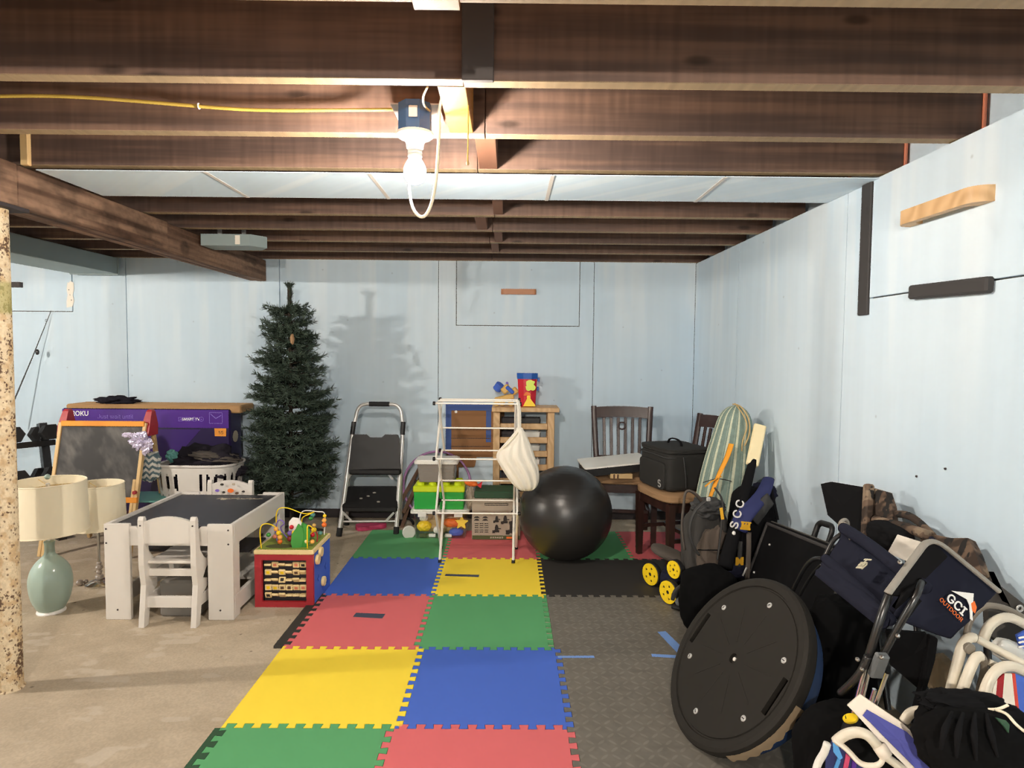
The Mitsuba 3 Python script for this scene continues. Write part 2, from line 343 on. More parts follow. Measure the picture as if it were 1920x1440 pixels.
wr = struct('wall_right'); wr.solo(bx(XR + .014, 1.565, -3.4, YB + .02, 0, 2.04, .0), 'joint')
HR = sbox(1.30, 1.572, 2.556, 2.3)
ys = [-3.35, -.90, .32, 1.55, 2.75, 4.034, YB]
for a, b in zip(ys, ys[1:]):
    p = sbox(a + .0025, 0, b - .0025, 2.05)
    p = p.difference(HR.buffer(.003))
    wr.part('panel', YZ(extr(p, .014), XR), 'wall')
h3 = wr.part('hatch', YZ(extr(sbox(1.303, 1.575, 2.553, 2.05), .016), XR - .004), 'wall')
wr.part('handle', mv(pull_handle(.40, .05, .062, .05), fr((XR - .002, 2.11, 1.836), (0, -1, 0), (1, 0, 0))), 'pine', smooth=30, under=h3, label='pale wooden bar pull with rounded ends')
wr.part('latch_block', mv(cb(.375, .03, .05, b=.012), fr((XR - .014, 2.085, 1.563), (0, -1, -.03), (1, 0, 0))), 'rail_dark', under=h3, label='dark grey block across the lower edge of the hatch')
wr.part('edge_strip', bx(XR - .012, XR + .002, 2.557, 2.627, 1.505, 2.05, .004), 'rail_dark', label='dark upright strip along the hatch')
for y, z in ((2.22, .905), (2.075, .96)):
    wr.part('nail', mv(rod((0, 0, 0), (-.006, 0, -.002), .004, 6), Mt(XR + .002, y, z)), 'base_dark')
rim = struct('trim_1'); rim.solo(bx(1.575, 1.63, -3.4, 5.2, 2.045, 2.289, .0), 'wall')
wl = struct('wall_left'); wl.solo(bx(-5.6, -5.45, -3.4, 5.2, 0, 2.3, .0), 'wall')
wf = struct('wall_front'); wf.solo(bx(-5.6, 2.1, -3.4, -3.25, 0, 2.3, .0), 'wall')
bb = struct('baseboard_back'); bb.solo(bx(-5.4, XR, YB - .014, YB, 0, .07, .002), 'base_dark')

# ceiling: subfloor, lapped joists, blocking, painted sheets closing one bay
ce = struct('ceiling'); ce.solo(bx(-5.6, 2.1, -3.4, 5.3, ZT, ZT + .04, .0), 'joist')
PITCH, Y0 = .4064, 1.704
for k in range(-11, 9):
    y = Y0 + PITCH * k; dz = rng.uniform(-.002, .002)
    xb = -.1 + rng.uniform(-.05, .05) if k != 0 else -.125
    yj, zj = (.0, .0) if k != 0 else (.008, -.007)
    for a, b, dy, dq in ((-5.44, xb - .002, 0, 0), (xb, 1.555, -yj, zj)):
        ce.part('joist', bx(a, b, y - .023 + dy, y + .023 + dy, ZJ + dz + dq, ZT, .002), 'joist')
    if -2 < k < 4: ce.part('shim', bx(1.5555, 1.566, y - .031, y + .022, ZJ + .002, ZT, .003), 'pink_wood')
def blocking(k, x, w, z=ZJ + .003, zt=ZT - .03):
    y = Y0 + PITCH * k
    ce.part('blocking', bx(x - w / 2, x + w / 2, y + .025, y + PITCH - .025, z, zt, .002), 'blocking')
ce.part('blocking', bx(-.20, -.105, 1.262, 1.318, ZJ - .016, ZJ - .003, .001), 'fresh_wood'); blocking(1, -.085, .072); blocking(3, -.06, .05); blocking(4, -.16, .06); blocking(5, -.07, .05); blocking(6, -.1, .05)
ce.part('blocking', bx(-.20, -.122, Y0 + .025, Y0 + PITCH - .025, ZJ + .002, ZT - .03, .002), 'fresh_wood', label='fresh pale blocking board')
ce.part('scab_board', bx(-.128, -.045, Y0 - .052, Y0 - .032, ZJ - .012, ZT, .002), 'dark_wood', label='dark scab board nailed over the lap of a joist')
ce.part('cleat', bx(-1.905, -1.875, Y0 + PITCH * 2 - .046, Y0 + PITCH * 2 - .025, ZJ - .005, ZT, .002), 'tan_wood', label='thin pale upright cleat')
yp0, yp1 = Y0 + PITCH * 2 + .02, Y0 + PITCH * 3 - .02
xp = [-1.88, -1.21, -.56, .17, .86, 1.478]
for a, b in zip(xp, xp[1:]):
    ce.part('bay_sheet', bx(a + .0015, b - .0015, yp0 - .022, yp1 + .022, ZJ - .012, ZJ - .009, .0005), 'wall', label='painted sheet closing a joist bay' if a == xp[0] else None)
for x in xp[1:-1]:
    ce.part('seam_strip', bx(x - .008, x + .008, yp0 - .022, yp1 + .022, ZJ - .0145, ZJ - .0125, .0005), 'white_paint')

# ---------------------------------------------------------------- girder, post, ducts
g = Thing('girder', 'thick brown timber girder under the joists, running from the peeling post to the back wall', 'beam')
g.part('plank', bx(-1.985, -1.895, 2.445, 3.50, 1.882, ZJ - .012, .004), 'girder')
g.part('plank', bx(-1.985, -1.890, -3.2, 2.437, 1.882, ZJ - .012, .004), 'girder')
g.part('plank', bx(-1.98, -1.912, 3.503, 4.945, 1.880, ZJ - .013, .004), 'girder')
g.part('plank', bx(-2.04, -1.988, -3.2, 4.945, 1.884, ZJ - .012, .004), 'girder')
po = Thing('support_post', 'round steel post with peeling cream paint and rust at the left edge, under the girder', 'post')
ps = lathe([(0, 0), (.05, 0), (.05, .004), (.0445, .006), (.0445, 1.868), (0, 1.868)], 40)
ps = ps.subdivide_to_size(.03)
v = ps.vertices; rr = 1 + .025 * (meshkit.fbm(np.c_[v[:, 0] * 30, v[:, 1] * 30, v[:, 2] * 25], 3, 2) - .5)
v[:, 0] *= rr; v[:, 1] *= rr; ps.vertices = v
po.part('column', mv(ps, x=-1.955, y=2.4), 'post_paint', smooth=True)
po.part('cap_plate', bx(-2.03, -1.88, 2.32, 2.48, 1.866, 1.881, .002), 'base_dark')
du = Thing('air_duct', 'blue-grey painted rectangular duct hanging behind the girder at the left', 'duct')
du.part('casing', bx(-3.405, -3.043, 1.2, 4.9, 1.92, 2.045, .004), 'duct_paint')
for y in (4.893, 3.6, 2.3): du.part('flange', bx(-3.412, -3.036, y - .008, y + .008, 1.913, 2.048, .002), 'duct_paint')
d2 = Thing('duct_boot', 'short grey-green duct end with a cut corner sticking out over the girder', 'duct')
d2.part('casing', mv(extr(Polygon([(-.30, -.09), (.0, -.09), (.07, 0), (.0, .09), (-.30, .09)]), .07), Mt(-1.585, 3.94, 1.975)), 'duct_paint')
d2.part('label_tag', mv(cb(.03, .003, .055, b=.0005), Mt(-1.66, 3.847, 2.01)), 'paper', label='small white sticker')
for i in range(2): d2.part('hanger_strap', bx(-1.82 + .15 * i, -1.80 + .15 * i, 3.93, 3.95, 2.043, 2.28, .001), 'steel')

sc = Thing('paper_scrap', 'torn white paper scrap stuck on the back wall beside the left hatch', 'paper')
pp = [(0, .0), (.045, .01), (.06, .055), (.05, .1), (.062, .15), (.058, .2), (.03, .21), (.025, .195), (.012, .2), (.004, .15), (.01, .1), (.0, .05)]
sc.part('sheet', XZ(extr(Polygon(pp), .002), 0), 'paper'); 
for q in ((.03, .1), (.022, .14), (.04, .06)): sc.part('pinhole', mv(cyl(.004, 0, .001, 8), fr((q[0], -.003, q[1]), (1, 0, 0), (0, 0, 1))), 'base_dark')
for k in [k for k in scene if k.startswith('paper_scrap')]: scene[k]['to_world'] = T().translate([-3.49, YB - .003, 1.66])
ro = Thing('fishing_rod', 'thin dark fishing rod leaning against the back wall behind the post', 'rod')
ro.part('blank', tube([(-3.837, 4.75, 0.779), (-3.718, 4.88, 1.259), (-3.606, 4.945, 1.633)], [.006, .004, .002], 8), 'black_metal')
ro.part('tip_guide', mv(trimesh.creation.torus(.008, .0018, 16, 6), fr((-3.635, 4.93, 1.557), (1, 0, 0), (0, 0, 1))), 'black_metal')
ro.part('reel', blob((-3.66, 4.86, 1.309), (.014, .014, .022), sub=2), 'black_metal', smooth=True)

# ---------------------------------------------------------------- ceiling lamps (the light of the room)
def ceiling_lamp(x, y, key_label, power, full=True, z0=ZJ):
    L = Thing('ceiling_lamp', key_label, 'lamp', M=Mt(x, y, 0))
    oct8 = Point(0, 0).buffer(.052, quad_segs=2)
    L.part('junction_box', mv(extr(oct8, .085), Mt(0, 0, 2.008, rz=22.5)), 'blue_box')
    L.part('knockout', mv(cb(.026, .004, .034, b=.0015), Mt(.002, -.0535, 2.055)), 'porcelain')
    L.part('hanger_bar', bx(-.075, .075, -.006, .14, 2.092, 2.097, .001), 'steel')
    L.part('lampholder', lathe([(0, 2.008), (.057, 2.008), (.057, 2.0), (.050, 1.994), (.034, 1.988), (.028, 1.976), (.026, 1.962), (0, 1.962)], 40), 'porcelain', smooth=35)
    for i in range(3): L.part('socket_ring', lathe([(.0, 1.962 - i * .009), (.0215, 1.962 - i * .009), (.0225, 1.9575 - i * .009), (.0215, 1.954 - i * .009), (0, 1.954 - i * .009)], 24), 'porcelain', smooth=35)
    b = lathe([(0, 1.8535), (.012, 1.855), (.024, 1.862), (.032, 1.874), (.0355, 1.889), (.034, 1.904), (.027, 1.919), (.020, 1.930), (.0185, 1.937), (0, 1.937)], 32)
    L.part('bulb', b, 'porcelain', smooth=True, emitter=dict(type='area', radiance={'type': 'rgb', 'value': [power * c for c in BULB]}), label='glowing bulb')
    return L
la = ceiling_lamp(-.293, 1.95, 'bare glowing bulb in a porcelain holder under a blue junction box between the joists', BULB_POWER * .62)
la.part('power_cord', mv(tube(curve([(-0.313, 2, 1.971), (-0.321, 2, 1.909), (-0.316, 1.99, 1.841), (-0.298, 1.97, 1.778), (-0.27, 1.96, 1.757), (-0.244, 1.95, 1.791), (-0.227, 1.93, 1.858), (-0.22, 1.93, 1.938), (-0.217, 1.93, 2.018), (-0.213, 1.92, 2.078), (-0.2, 1.9, 2.108)], 60), .0052, 8), Mt(.293, -1.95, 0)), 'white_cord', smooth=True, label='white cord hanging in a loop')
la.part('ground_wire', mv(tube(curve([(-0.227, 1.74, 2.061), (-0.247, 1.8, 2.058), (-0.253, 1.88, 2.062), (-0.244, 1.92, 2.065)], 20), .0035, 6), Mt(.293, -1.95, 0)), 'cable_tan', smooth=True)
ceiling_lamp(-4.0, 2.1, 'bare glowing bulb left of the girder, outside the frame', BULB_POWER * 1.4)
ceiling_lamp(-.2, -1.55, 'bare glowing bulb behind the camera', BULB_POWER * 1.95)
cbl = Thing('electric_cable', 'yellow electric cable stapled along the joist and running to the blue junction box', 'cable')
cbl.part('sheath', tube(curve([(-1.754, 2.066, 2.148), (-1.548, 2.066, 2.154), (-1.342, 2.066, 2.149), (-1.015, 2.066, 2.127), (-0.826, 2.066, 2.117), (-0.619, 2.066, 2.118), (-0.442, 2.05, 2.115), (-0.343, 1.99, 2.095)], 60), .0058, 8), 'yellow_cable', smooth=True)
cbl.part('staple', mv(trimesh.creation.torus(.008, .0022, 14, 6), fr((-1.01, 2.066, 2.127), (0, 1, 0), (0, 0, 1))), 'white')
st = Thing('pull_string', 'thin yellow string with a knot hanging from the pale blocking board', 'string')
st.part('cord', tube(curve([(-0.124, 1.86, 2.104), (-0.124, 1.86, 2.01), (-0.125, 1.86, 1.898)], 12), .0022, 6), 'yellow_cable', smooth=True)
st.part('knot', blob((-0.125, 1.86, 1.893), (.005, .005, .006), sub=2), 'cable_tan', smooth=True)
# ================================================================ floor mats
W, MX, MY = .6096, -1.002, 3.958
def teeth(L, n=10, d=.026, out=True):
    """dovetail teeth along x from 0 to L, pointing to +y"""
    p = L / n; a = []
    for i in range(n):
        c = (i + .5) * p
        a.append(Polygon([(c - p * .22, -.002), (c + p * .22, -.002), (c + p * .29, d), (c - p * .29, d)]))
    return unary_union(a)
TT = teeth(W)
def edge(side):   # teeth of one tile of the grid at the origin, pointing outwards
    if side == 'N': return affinity.translate(TT, 0, W)
    if side == 'S': return affinity.scale(TT, 1, -1, origin=(W / 2, 0))
    if side == 'E': return affinity.translate(affinity.rotate(TT, -90, origin=(0, 0)), W, W)
    if side == 'W': return affinity.rotate(TT, 90, origin=(0, 0))
def tile(col, row, add='', cut='', w=W):
    """grid tile: teeth added on the sides in add, sockets cut on the sides in cut"""
    s = sbox(0, 0, w, W); x0, y0 = col * W, row * W
    for q in add: s = s.union(affinity.translate(edge(q), w - W if q == 'E' else 0, 0))
    for q in cut:
        op = {'N': 'S', 'S': 'N', 'E': 'W', 'W': 'E'}[q]; dx = {'E': w, 'W': -W}.get(q, 0); dy = {'N': W, 'S': -W}.get(q, 0)
        s = s.difference(affinity.translate(edge(op), dx, dy))
    s = s.buffer(-.0009, join_style=2)
    return mv(extr(s, .0118), Mt(MX + x0, MY + y0, .0006))
def foam(col, row, m, label, add, cut): return Thing('foam_mat', label, 'foam mat').solo(tile(col, row, add, cut), m)
foam(0, 0, 'foam_green', 'green foam floor tile at the foot of the step ladder', 'S', 'E')
foam(1, 0, 'foam_red', 'red foam floor tile under the drying rack and the printed carton', 'SW', 'E')
foam(2, 0, 'foam_green', 'green foam floor tile under the black exercise ball', 'WS', 'E')
foam(3, 0, 'foam_red', 'red foam floor tile under the dark dining chairs', 'WS', '')
foam(0, -1, 'foam_blue', 'dark blue foam floor tile beside the activity cube', 'S', 'NE')
foam(1, -1, 'foam_yellow', 'yellow foam floor tile under the front feet of the drying rack', 'WS', 'NE')
Thing('foam_mat', 'plain black foam floor mat in front of the exercise ball', 'foam mat').solo(tile(2, -1, 'WS', 'N', 1.4 * W), 'foam_black')
foam(0, -2, 'foam_red', 'red foam floor tile with a strip of purple tape on it', 'S', 'NEW')
foam(1, -2, 'foam_green', 'green foam floor tile beside the grey rubber mat, below the yellow one', 'WS', 'NE')
foam(0, -3, 'foam_yellow', 'large yellow foam floor tile nearest the camera, beside bare concrete', 'E', 'NS')
foam(1, -3, 'foam_blue', 'bright blue foam floor tile nearest the camera', 'E', 'NSW')
foam(0, -4, 'foam_green', 'green foam floor tile in the lower foreground beside bare concrete', 'N', 'EW')
foam(1, -4, 'foam_red', 'red foam floor tile in the lower foreground beside the grey mat', 'NWE', '')
foam(0, -5, 'foam_red', 'red foam floor tile just below the frame', '', '')
gm = Thing('rubber_mat', 'grey textured rubber floor mat with blue tape marks, right of the coloured tiles', 'floor mat')
s = sbox(0, 0, 1.2, 3 * W)
for j in range(3): s = s.difference(affinity.translate(edge('E'), -W, j * W)) if j != 2 else s
s = s.difference(affinity.translate(edge('S'), 0, 3 * W)).difference(affinity.translate(edge('S'), W, 3 * W)).buffer(-.0009, join_style=2)
gm.solo(mv(extr(s, .0118), Mt(MX + 2 * W, MY - 4 * W, .0006)), 'grey_mat')
bs = Thing('border_or_shade_strip', 'black toothed edging strip along the red tile with purple tape', 'mat edging')
s = sbox(-.045, 0, 0, W).union(affinity.translate(edge('E'), -W, 0)).buffer(-.0009, join_style=2)
bs.solo(mv(extr(s, .0116), Mt(MX, MY - 2 * W, .0006)), 'foam_black')
bs = Thing('border_or_shade_strip', 'dark toothed strip standing in for the shadow along the teeth of the green tile in the foreground', 'mat edging')
s = sbox(-.02, 0, 0, W).union(affinity.translate(edge('E'), -W, 0)).buffer(-.0009, join_style=2)
bs.solo(mv(extr(s, .0116), Mt(MX, MY - 4 * W, .0006)), 'dark_green')  # shadow between the green teeth built as a dark strip
def tape(pts, m, label, z=.0126):
    Thing('floor_strip', label, 'tape').solo(mv(extr(Polygon(pts), .0006), Mt(z=z)), m)
def strip(x0, y0, x1, y1, w):
    d = np.array([x1 - x0, y1 - y0]); n = np.array([-d[1], d[0]]) / np.linalg.norm(d) * w / 2; a, b = np.array([x0, y0]), np.array([x1, y1])
    return [a - n, b - n * 1.1, b + n, a + n * .9]
tape(strip(-.366, 3.643, -.165, 3.629, .034), 'tape_dark', 'dark grey strip on the yellow tile under the drying rack')  # flat dark grey strip lying on the yellow tile
tape(strip(-.765, 3.075, -.615, 3.06, .05), 'tape_dark', 'purplish tape strip on the red tile')
tape(strip(.225, 2.652, .385, 2.655, .018), 'tape_sky', 'thin pale blue tape strip at the left edge of the grey mat')
tape(strip(.64, 2.672, .79, 2.655, .026), 'tape_sky', 'blue tape strip lying level on the grey mat beside the balance trainer')
tape(strip(.742, 2.905, .782, 2.70, .044), 'tape_sky', 'wide slanting blue tape strip on the grey mat')

# ================================================================ left: lamps, easel, box, basket, table, cube, tree
def drum(x, y, z0, z1, r0, r1, t=.003):
    p = [(r0, z0), (r1, z1), (r1 - t, z1), (r0 - t, z0), (r0, z0)]
    return mv(trimesh.creation.revolve(np.array(p), sections=56), Mt(x, y, 0))
def drum_shade(L, x, y, z0, z1, r0, r1):
    k = L.part('lamp_shade', drum(x, y, z0, z1, r0, r1), 'cream_shade', smooth=40)
    for z, r in ((z0, r0), (z1, r1)): L.part('shade_rim', mv(trimesh.creation.torus(r - .001, .0035, 56, 8), Mt(x, y, z)), 'cream_shade', smooth=True, under=k)
    for a in (20, 140, 260):
        c, s_ = math.cos(math.radians(a)), math.sin(math.radians(a))
        L.part('spider_arm', rod((x, y, z1 - .02), (x + c * (r1 - .003), y + s_ * (r1 - .003), z1 - .012), .002, 6), 'brass', under=k)
l1 = Thing('table_lamp', 'celadon green ceramic table lamp with a wide cream drum shade, standing on the concrete', 'table lamp')
lx, ly = -2.318, 3.12
l1.part('foot', lathe_at := mv(lathe([(0, 0), (.062, 0), (.064, .006), (.059, .016), (0, .016)], 40), Mt(lx, ly)), 'white', smooth=35, label='white base ring')
body = [(0, .014), (.062, .015), (.079, .03), (.096, .06), (.109, .10), (.1155, .145), (.114, .180), (.105, .215), (.089, .243), (.068, .266), (.047, .283), (.034, .295), (.028, .308), (.0265, .325), (.027, .35), (.030, .364), (0, .368)]
bp = np.array(body); cs = CubicSpline(np.arange(len(bp)), bp); fine = cs(np.linspace(0, len(bp) - 1, 70)); fine[:, 0] = np.maximum(fine[:, 0], 0) * .82; fine[0, 0] = fine[-1, 0] = 0
l1.part('body', mv(lathe(fine, 48), Mt(lx, ly)), 'celadon', smooth=True)
l1.part('stem', mv(cyl(.009, .35, .66, 12), Mt(lx, ly)), 'steel', smooth=30)
l1.part('finial', blob((lx, ly, .693), (.013, .013, .014), sub=3), 'celadon', smooth=True)
drum_shade(l1, lx, ly, .418, .668, .173, .165)
l2 = Thing('table_lamp', 'table lamp with a narrower cream shade and slim metal stem, behind the green lamp', 'table lamp')
lx, ly = -2.315, 3.49
l2.part('foot', mv(lathe([(0, 0), (.07, 0), (.072, .01), (.05, .022), (.02, .03), (0, .03)], 32), Mt(lx, ly)), 'chrome', smooth=30)
for z, r in ((.045, .022), (.075, .016), (.10, .019), (.125, .013)): l2.part('bead', blob((lx, ly, z), (r, r, r * .8), sub=3), 'crystal', smooth=True)
l2.part('stem', mv(cyl(.007, .03, .56, 12), Mt(lx, ly)), 'chrome', smooth=30)
drum_shade(l2, lx, ly, .335, .578, .140, .132)
for i, (dx, dy, r) in enumerate(((-.10, -.02, .018), (-.085, .01, .013))):
    Thing('glass_finial', ('round' if i == 0 else 'small') + ' glass lamp finial lying on the concrete beside the slim lamp', 'finial').solo(blob((lx + dx, ly + dy, r), (r, r, r), sub=3), 'crystal', smooth=True)

# chalkboard easel
ea = Thing('easel', 'child\'s wooden chalkboard easel with an orange top rail and red corner caps', 'easel')
eL, eR = -2.90, -2.355
def ey(z): return 3.93 + (z) * .13          # front frame leans back
def eyb(z): return 4.36 - z * .30           # rear frame leans forward
for x, xx in ((eL, eL - .06), (eR, eR - .06)):
    ea.part('leg', bar((xx, ey(.01), .01), (x, ey(.86), .86), .028, .022, (1, 0, 0)), 'tan_wood')
    ea.part('leg_extension', bar((xx - .022, ey(.01) - .004, .012), (x - .045, ey(.5) - .004, .50), .026, .02, (1, 0, 0)), 'tan_wood')
    ea.part('rear_leg', bar((x - .05, eyb(.01), .01), (x + .005, eyb(.88), .88), .028, .022, (1, 0, 0)), 'tan_wood')
    ea.part('corner_cap', loft([[(x + sx * w, ey(z) + .05 + sy * d, z) for sx, sy in ((-1, -1), (1, -1), (1, 1), (-1, 1))] for z, w, d in ((.775, .024, .055), (.84, .026, .05), (.93, .018, .022), (.942, .012, .014))]), 'red_paint', label='red plastic corner cap')
ea.part('top_rail', bar((eL + .01, ey(.855) - .012, .855), (eR, ey(.855) - .012, .855), .018, .034, (0, 0, 1)), 'orange_wood', label='orange top rail')
ea.part('bottom_rail', bar((eL - .03, ey(.37) - .012, .37), (eR - .02, ey(.37) - .012, .37), .018, .034, (0, 0, 1)), 'orange_wood', label='orange lower rail')
q = [(eL + .012, .84), (eR - .012, .84), (eR - .043, .388), (eL - .022, .388)]
ea.part('chalkboard', loft([[(x, ey(z) + dy, z) for x, z in q] for dy in (-.006, .006)]), 'chalkboard')
ea.part('tray', bx(eL - .02, eR + .06, 4.02, 4.30, .34, .352, .003), 'teal', label='turquoise tray between the frames')
ea.part('tray', bx(eL - .03, eR + .06, 4.0, 4.31, .20, .212, .003), 'dark_red', label='dark red lower tray')
for x in (eR - .035, eR + .085): ea.part('knob', mv(cyl(.012, 0, .02, 12), fr((x, ey(.40) - .01 if x < eR else eyb(.44) - .01, .42), (1, 0, 0), (0, 0, 1))), 'red_paint', smooth=30)
fo = Thing('foil_balloon', 'crumpled silver and lilac foil balloon tied to the right corner of the easel', 'balloon')
fo.part('bag', blob((eR - .005, ey(.76) - .05, .755), (.055, .03, .05), 2, .9, 3.2, 4, sub=3), 'foil')
fo.part('tail', blob((eR - .075, ey(.78) - .05, .788), (.042, .012, .016), 2, .5, 3, 9, sub=3), 'foil')
fo.part('tail', blob((eR + .045, ey(.70) - .05, .715), (.028, .014, .05), 2, .6, 3, 12, M=Mt(ry=25), sub=3), 'foil')

# television carton and a plain carton behind
tv = Thing('television_carton', 'long purple television carton with a dark lower half, standing behind the easel', 'carton')
tx0, tx1, ty = -3.345, -2.085, 4.66
tv.part('box', bx(tx0, tx1, ty, ty + .2, .02, .892, .012), 'dark_purple')
tv.part('upper_print', flat(sbox(0, 0, tx1 - tx0 - .02, .135), (tx0 + .01, ty - .001, .752), (1, 0, 0), (0, 0, 1)), 'purple', label='bright purple printed band')
tv.part('lower_print', flat(Polygon([(0, 0), (.5, 0), (.72, .25), (0, .25)]), (tx0 + .32, ty - .001, .49), (1, 0, 0), (0, 0, 1)), 'purple_mid', label='purple printed wedge')
tv.part('brand_lettering', text('ROKU', .034, (tx0 + .075, ty - .0025, .838), (1, 0, 0), (0, 0, 1), .001, True), 'white')
tv.part('slogan', text('Just wait until', .030, (tx0 + .27, ty - .0025, .818), (1, 0, 0), (0, 0, 1), .001), 'violet')
tv.part('model_lettering', text('SMART TV', .019, (tx0 + .90, ty - .0025, .808), (1, 0, 0), (0, 0, 1), .001, True), 'white')
for i in range(4):
    o = (tx0 + 1.035 + i * .052, ty - .0025, .802)
    ring = Point(.016, .016).buffer(.018).difference(Point(.016, .016).buffer(.0145)) if i > 1 else sbox(0, 0, .034, .03).difference(sbox(.003, .003, .031, .027))
    tv.part('feature_icon', flat(ring.union(sbox(.010, .012, .022, .017)), (o[0] - .16, o[1], o[2]), (1, 0, 0), (0, 0, 1), .001), 'violet')
tv.part('screen_drawing', flat(sbox(0, 0, .10, .085).difference(sbox(.004, .004, .096, .081)).union(Polygon([(.01, .07), (.05, .035), (.09, .06), (.09, .066), (.05, .043), (.01, .077)])), (tx1 - .155, ty - .0025, .785), (1, 0, 0), (0, 0, 1), .001), 'violet')
tv.part('size_label', flat(Polygon([(0, .06), (.09, .06), (.088, 0), (.004, 0)]), (tx1 - .118, ty - .0025, .69), (1, 0, 0), (0, 0, 1), .001), 'orange_wood', label='orange label')
tv.part('size_lettering', text('55', .022, (tx1 - .088, ty - .004, .708), (1, 0, 0), (0, 0, 1), .001), 'brown_wood')
tv.part('side_print', flat(Point(0, 0).buffer(.045), (tx1 + .001, ty + .085, .68), (0, 1, 0), (0, 0, 1), .001), 'box_grey')
tv.part('lid', bx(tx0 + .02, tx1 + .075, ty + .02, ty + .26, .862, .922, .01), 'cardboard', label='plain brown cardboard lid edge')
Thing('dark_glove', 'crumpled dark cloth lying on top of the purple carton', 'cloth').solo(blob((-2.99, 4.76, .945), (.15, .06, .03), 2.2, .8, 3, 3, sub=3), 'dark_clothes', smooth=True)

# dumbbell rack at the far left
dk = Thing('dumbbell_rack', 'black two-tier dumbbell rack at the left edge behind the lamps', 'rack')
RA, RB = np.array([-3.68, 3.89]), np.array([-3.29, 4.47])
rd = (RB - RA) / np.linalg.norm(RB - RA); rn = np.array([rd[1], -rd[0]])
def rp(s, d, z): q = RA + rd * s + rn * d; return (q[0], q[1], z)
RL = np.linalg.norm(RB - RA)
for z, d in ((.66, -.02), (.36, .04)):
    dk.part('tray', bar(rp(-.1, d, z), rp(RL, d, z), .20, .014, (0, 0, 1)), 'black_metal')
    dk.part('tray_lip', bar(rp(-.1, d + .10, z + .012), rp(RL, d + .10, z + .012), .012, .04, (0, 0, 1)), 'black_metal')
for s_ in (-.02, RL - .03):
    dk.part('upright', bar(rp(s_, .10, .01), rp(s_, -.06, .80), .05, .05, rd.tolist() + [0]), 'black_metal')
    dk.part('foot', bar(rp(s_, -.2, .025), rp(s_, .24, .025), .05, .05), 'black_metal')
def dumbbell(s_, d, z, k, where):
    D = Thing('dumbbell', where, 'dumbbell', 'black hexagonal dumbbells on the rack', M=fr(rp(s_, d, z), (*rn, .15), (*rd, 0)))
    hexa = Point(0, 0).buffer(.062 * k, quad_segs=1.5); hexa = Polygon([(.062 * k * math.cos(a), .062 * k * math.sin(a)) for a in np.arange(6) * math.pi / 3])
    for sx in (-1, 1):
        D.part('head', mv(extr(hexa, .075), fr((sx * .095 - .0375, 0, 0), (0, 1, 0), (0, 0, 1))), 'rubber')
    D.part('handle', rod((-.07, 0, 0), (.07, 0, 0), .015, 12), 'steel', smooth=30)
for i, s_ in enumerate((.06, .25, .45, .66)):
    dumbbell(s_, 0, .735, .95, 'black hexagonal dumbbell on the upper tier, ' + ('nearest the post', 'second from the post', 'third from the post', 'nearest the easel')[i])
    dumbbell(s_, .05, .435, 1.1, 'black hexagonal dumbbell on the lower tier, ' + ('nearest the post', 'second from the post', 'third from the post', 'nearest the easel')[i])

# laundry basket with slotted sides
bk = Thing('laundry_basket', 'pale grey plastic laundry basket with slotted sides, full of dark clothes', 'laundry basket')
def basket_mesh(cx, cy, a, b, z0, z1, tap=.80, n=150, t=.004):
    th = np.linspace(0, 2 * np.pi, n, endpoint=False); e = .5
    ux = np.sign(np.cos(th)) * np.abs(np.cos(th)) ** e; uy = np.sign(np.sin(th)) * np.abs(np.sin(th)) ** e
    zs = np.array([z0, .12, .25, .265, .35, .365, .39, .405, .49, .505, .525, z1]); vs, fs = [], []
    for off in (0, -t):
        for z in zs:
            k = tap + (1 - tap) * (z - z0) / (z1 - z0)
            vs.append(np.c_[cx + ux * (a * k + off), cy + uy * (b * k + off), np.full(n, z)])
    m = len(zs); per = np.r_[0, np.cumsum(np.hypot(np.diff(ux * a), np.diff(uy * b)))]
    for s in (0, 1):
        for r in range(m - 1):
            zc = (zs[r] + zs[r + 1]) / 2; hole = .39 < zc < .505 or .25 < zc < .365
            edge_row = zc > .49 or .39 < zc < .405 or .35 < zc < .365 or .25 < zc < .265
            for i in range(n):
                ph = (per[i] % .056) / .056
                if hole and (.30 if not edge_row else .42) < ph < (.72 if not edge_row else .62): continue
                j = (i + 1) % n; o = s * m * n; q = [o + r * n + i, o + r * n + j, o + (r + 1) * n + j, o + (r + 1) * n + i]
                if s: q = q[::-1]
                fs += [[q[0], q[1], q[2]], [q[0], q[2], q[3]]]
    V = np.vstack(vs); c = len(V); V = np.vstack([V, [cx, cy, z0]])
    for i in range(n): fs.append([(i + 1) % n, i, c])
    return trimesh.Trimesh(V, np.array(fs), process=False), np.c_[cx + ux * a, cy + uy * b, np.full(n, z1)]
scene['mat_basket'] = {'type': 'twosided', 'b': scene['mat_basket']}
bm, rimline = basket_mesh(-2.125, 4.30, .262, .17, .02, .555)
bk.part('body', bm, 'basket')
bk.part('rim', tube(np.vstack([rimline, rimline[:1]]) + [0, 0, .002], .010, 8, cap=False), 'basket', smooth=True)
Thing('clothes_heap', 'heap of dark clothes filling the pale grey laundry basket', 'clothes').solo(blob((-2.11, 4.31, .505), (.235, .14, .135), 2.6, .55, 3, 21), 'dark_clothes', smooth=True)
Thing('folded_garment', 'folded brown-grey garment lying across the clothes in the basket', 'clothes').solo(blob((-2.01, 4.27, .605), (.16, .10, .025), 2.6, .4, 3, 5, M=Mt(ry=8)), 'brown_grey', smooth=True)
Thing('chevron_bag', 'small white and dark blue zigzag cloth bag between the easel and the basket', 'bag').solo(blob((-2.385, 4.13, .56), (.065, .05, .095), 3, .25, 3, 2), 'chevron', smooth=True)
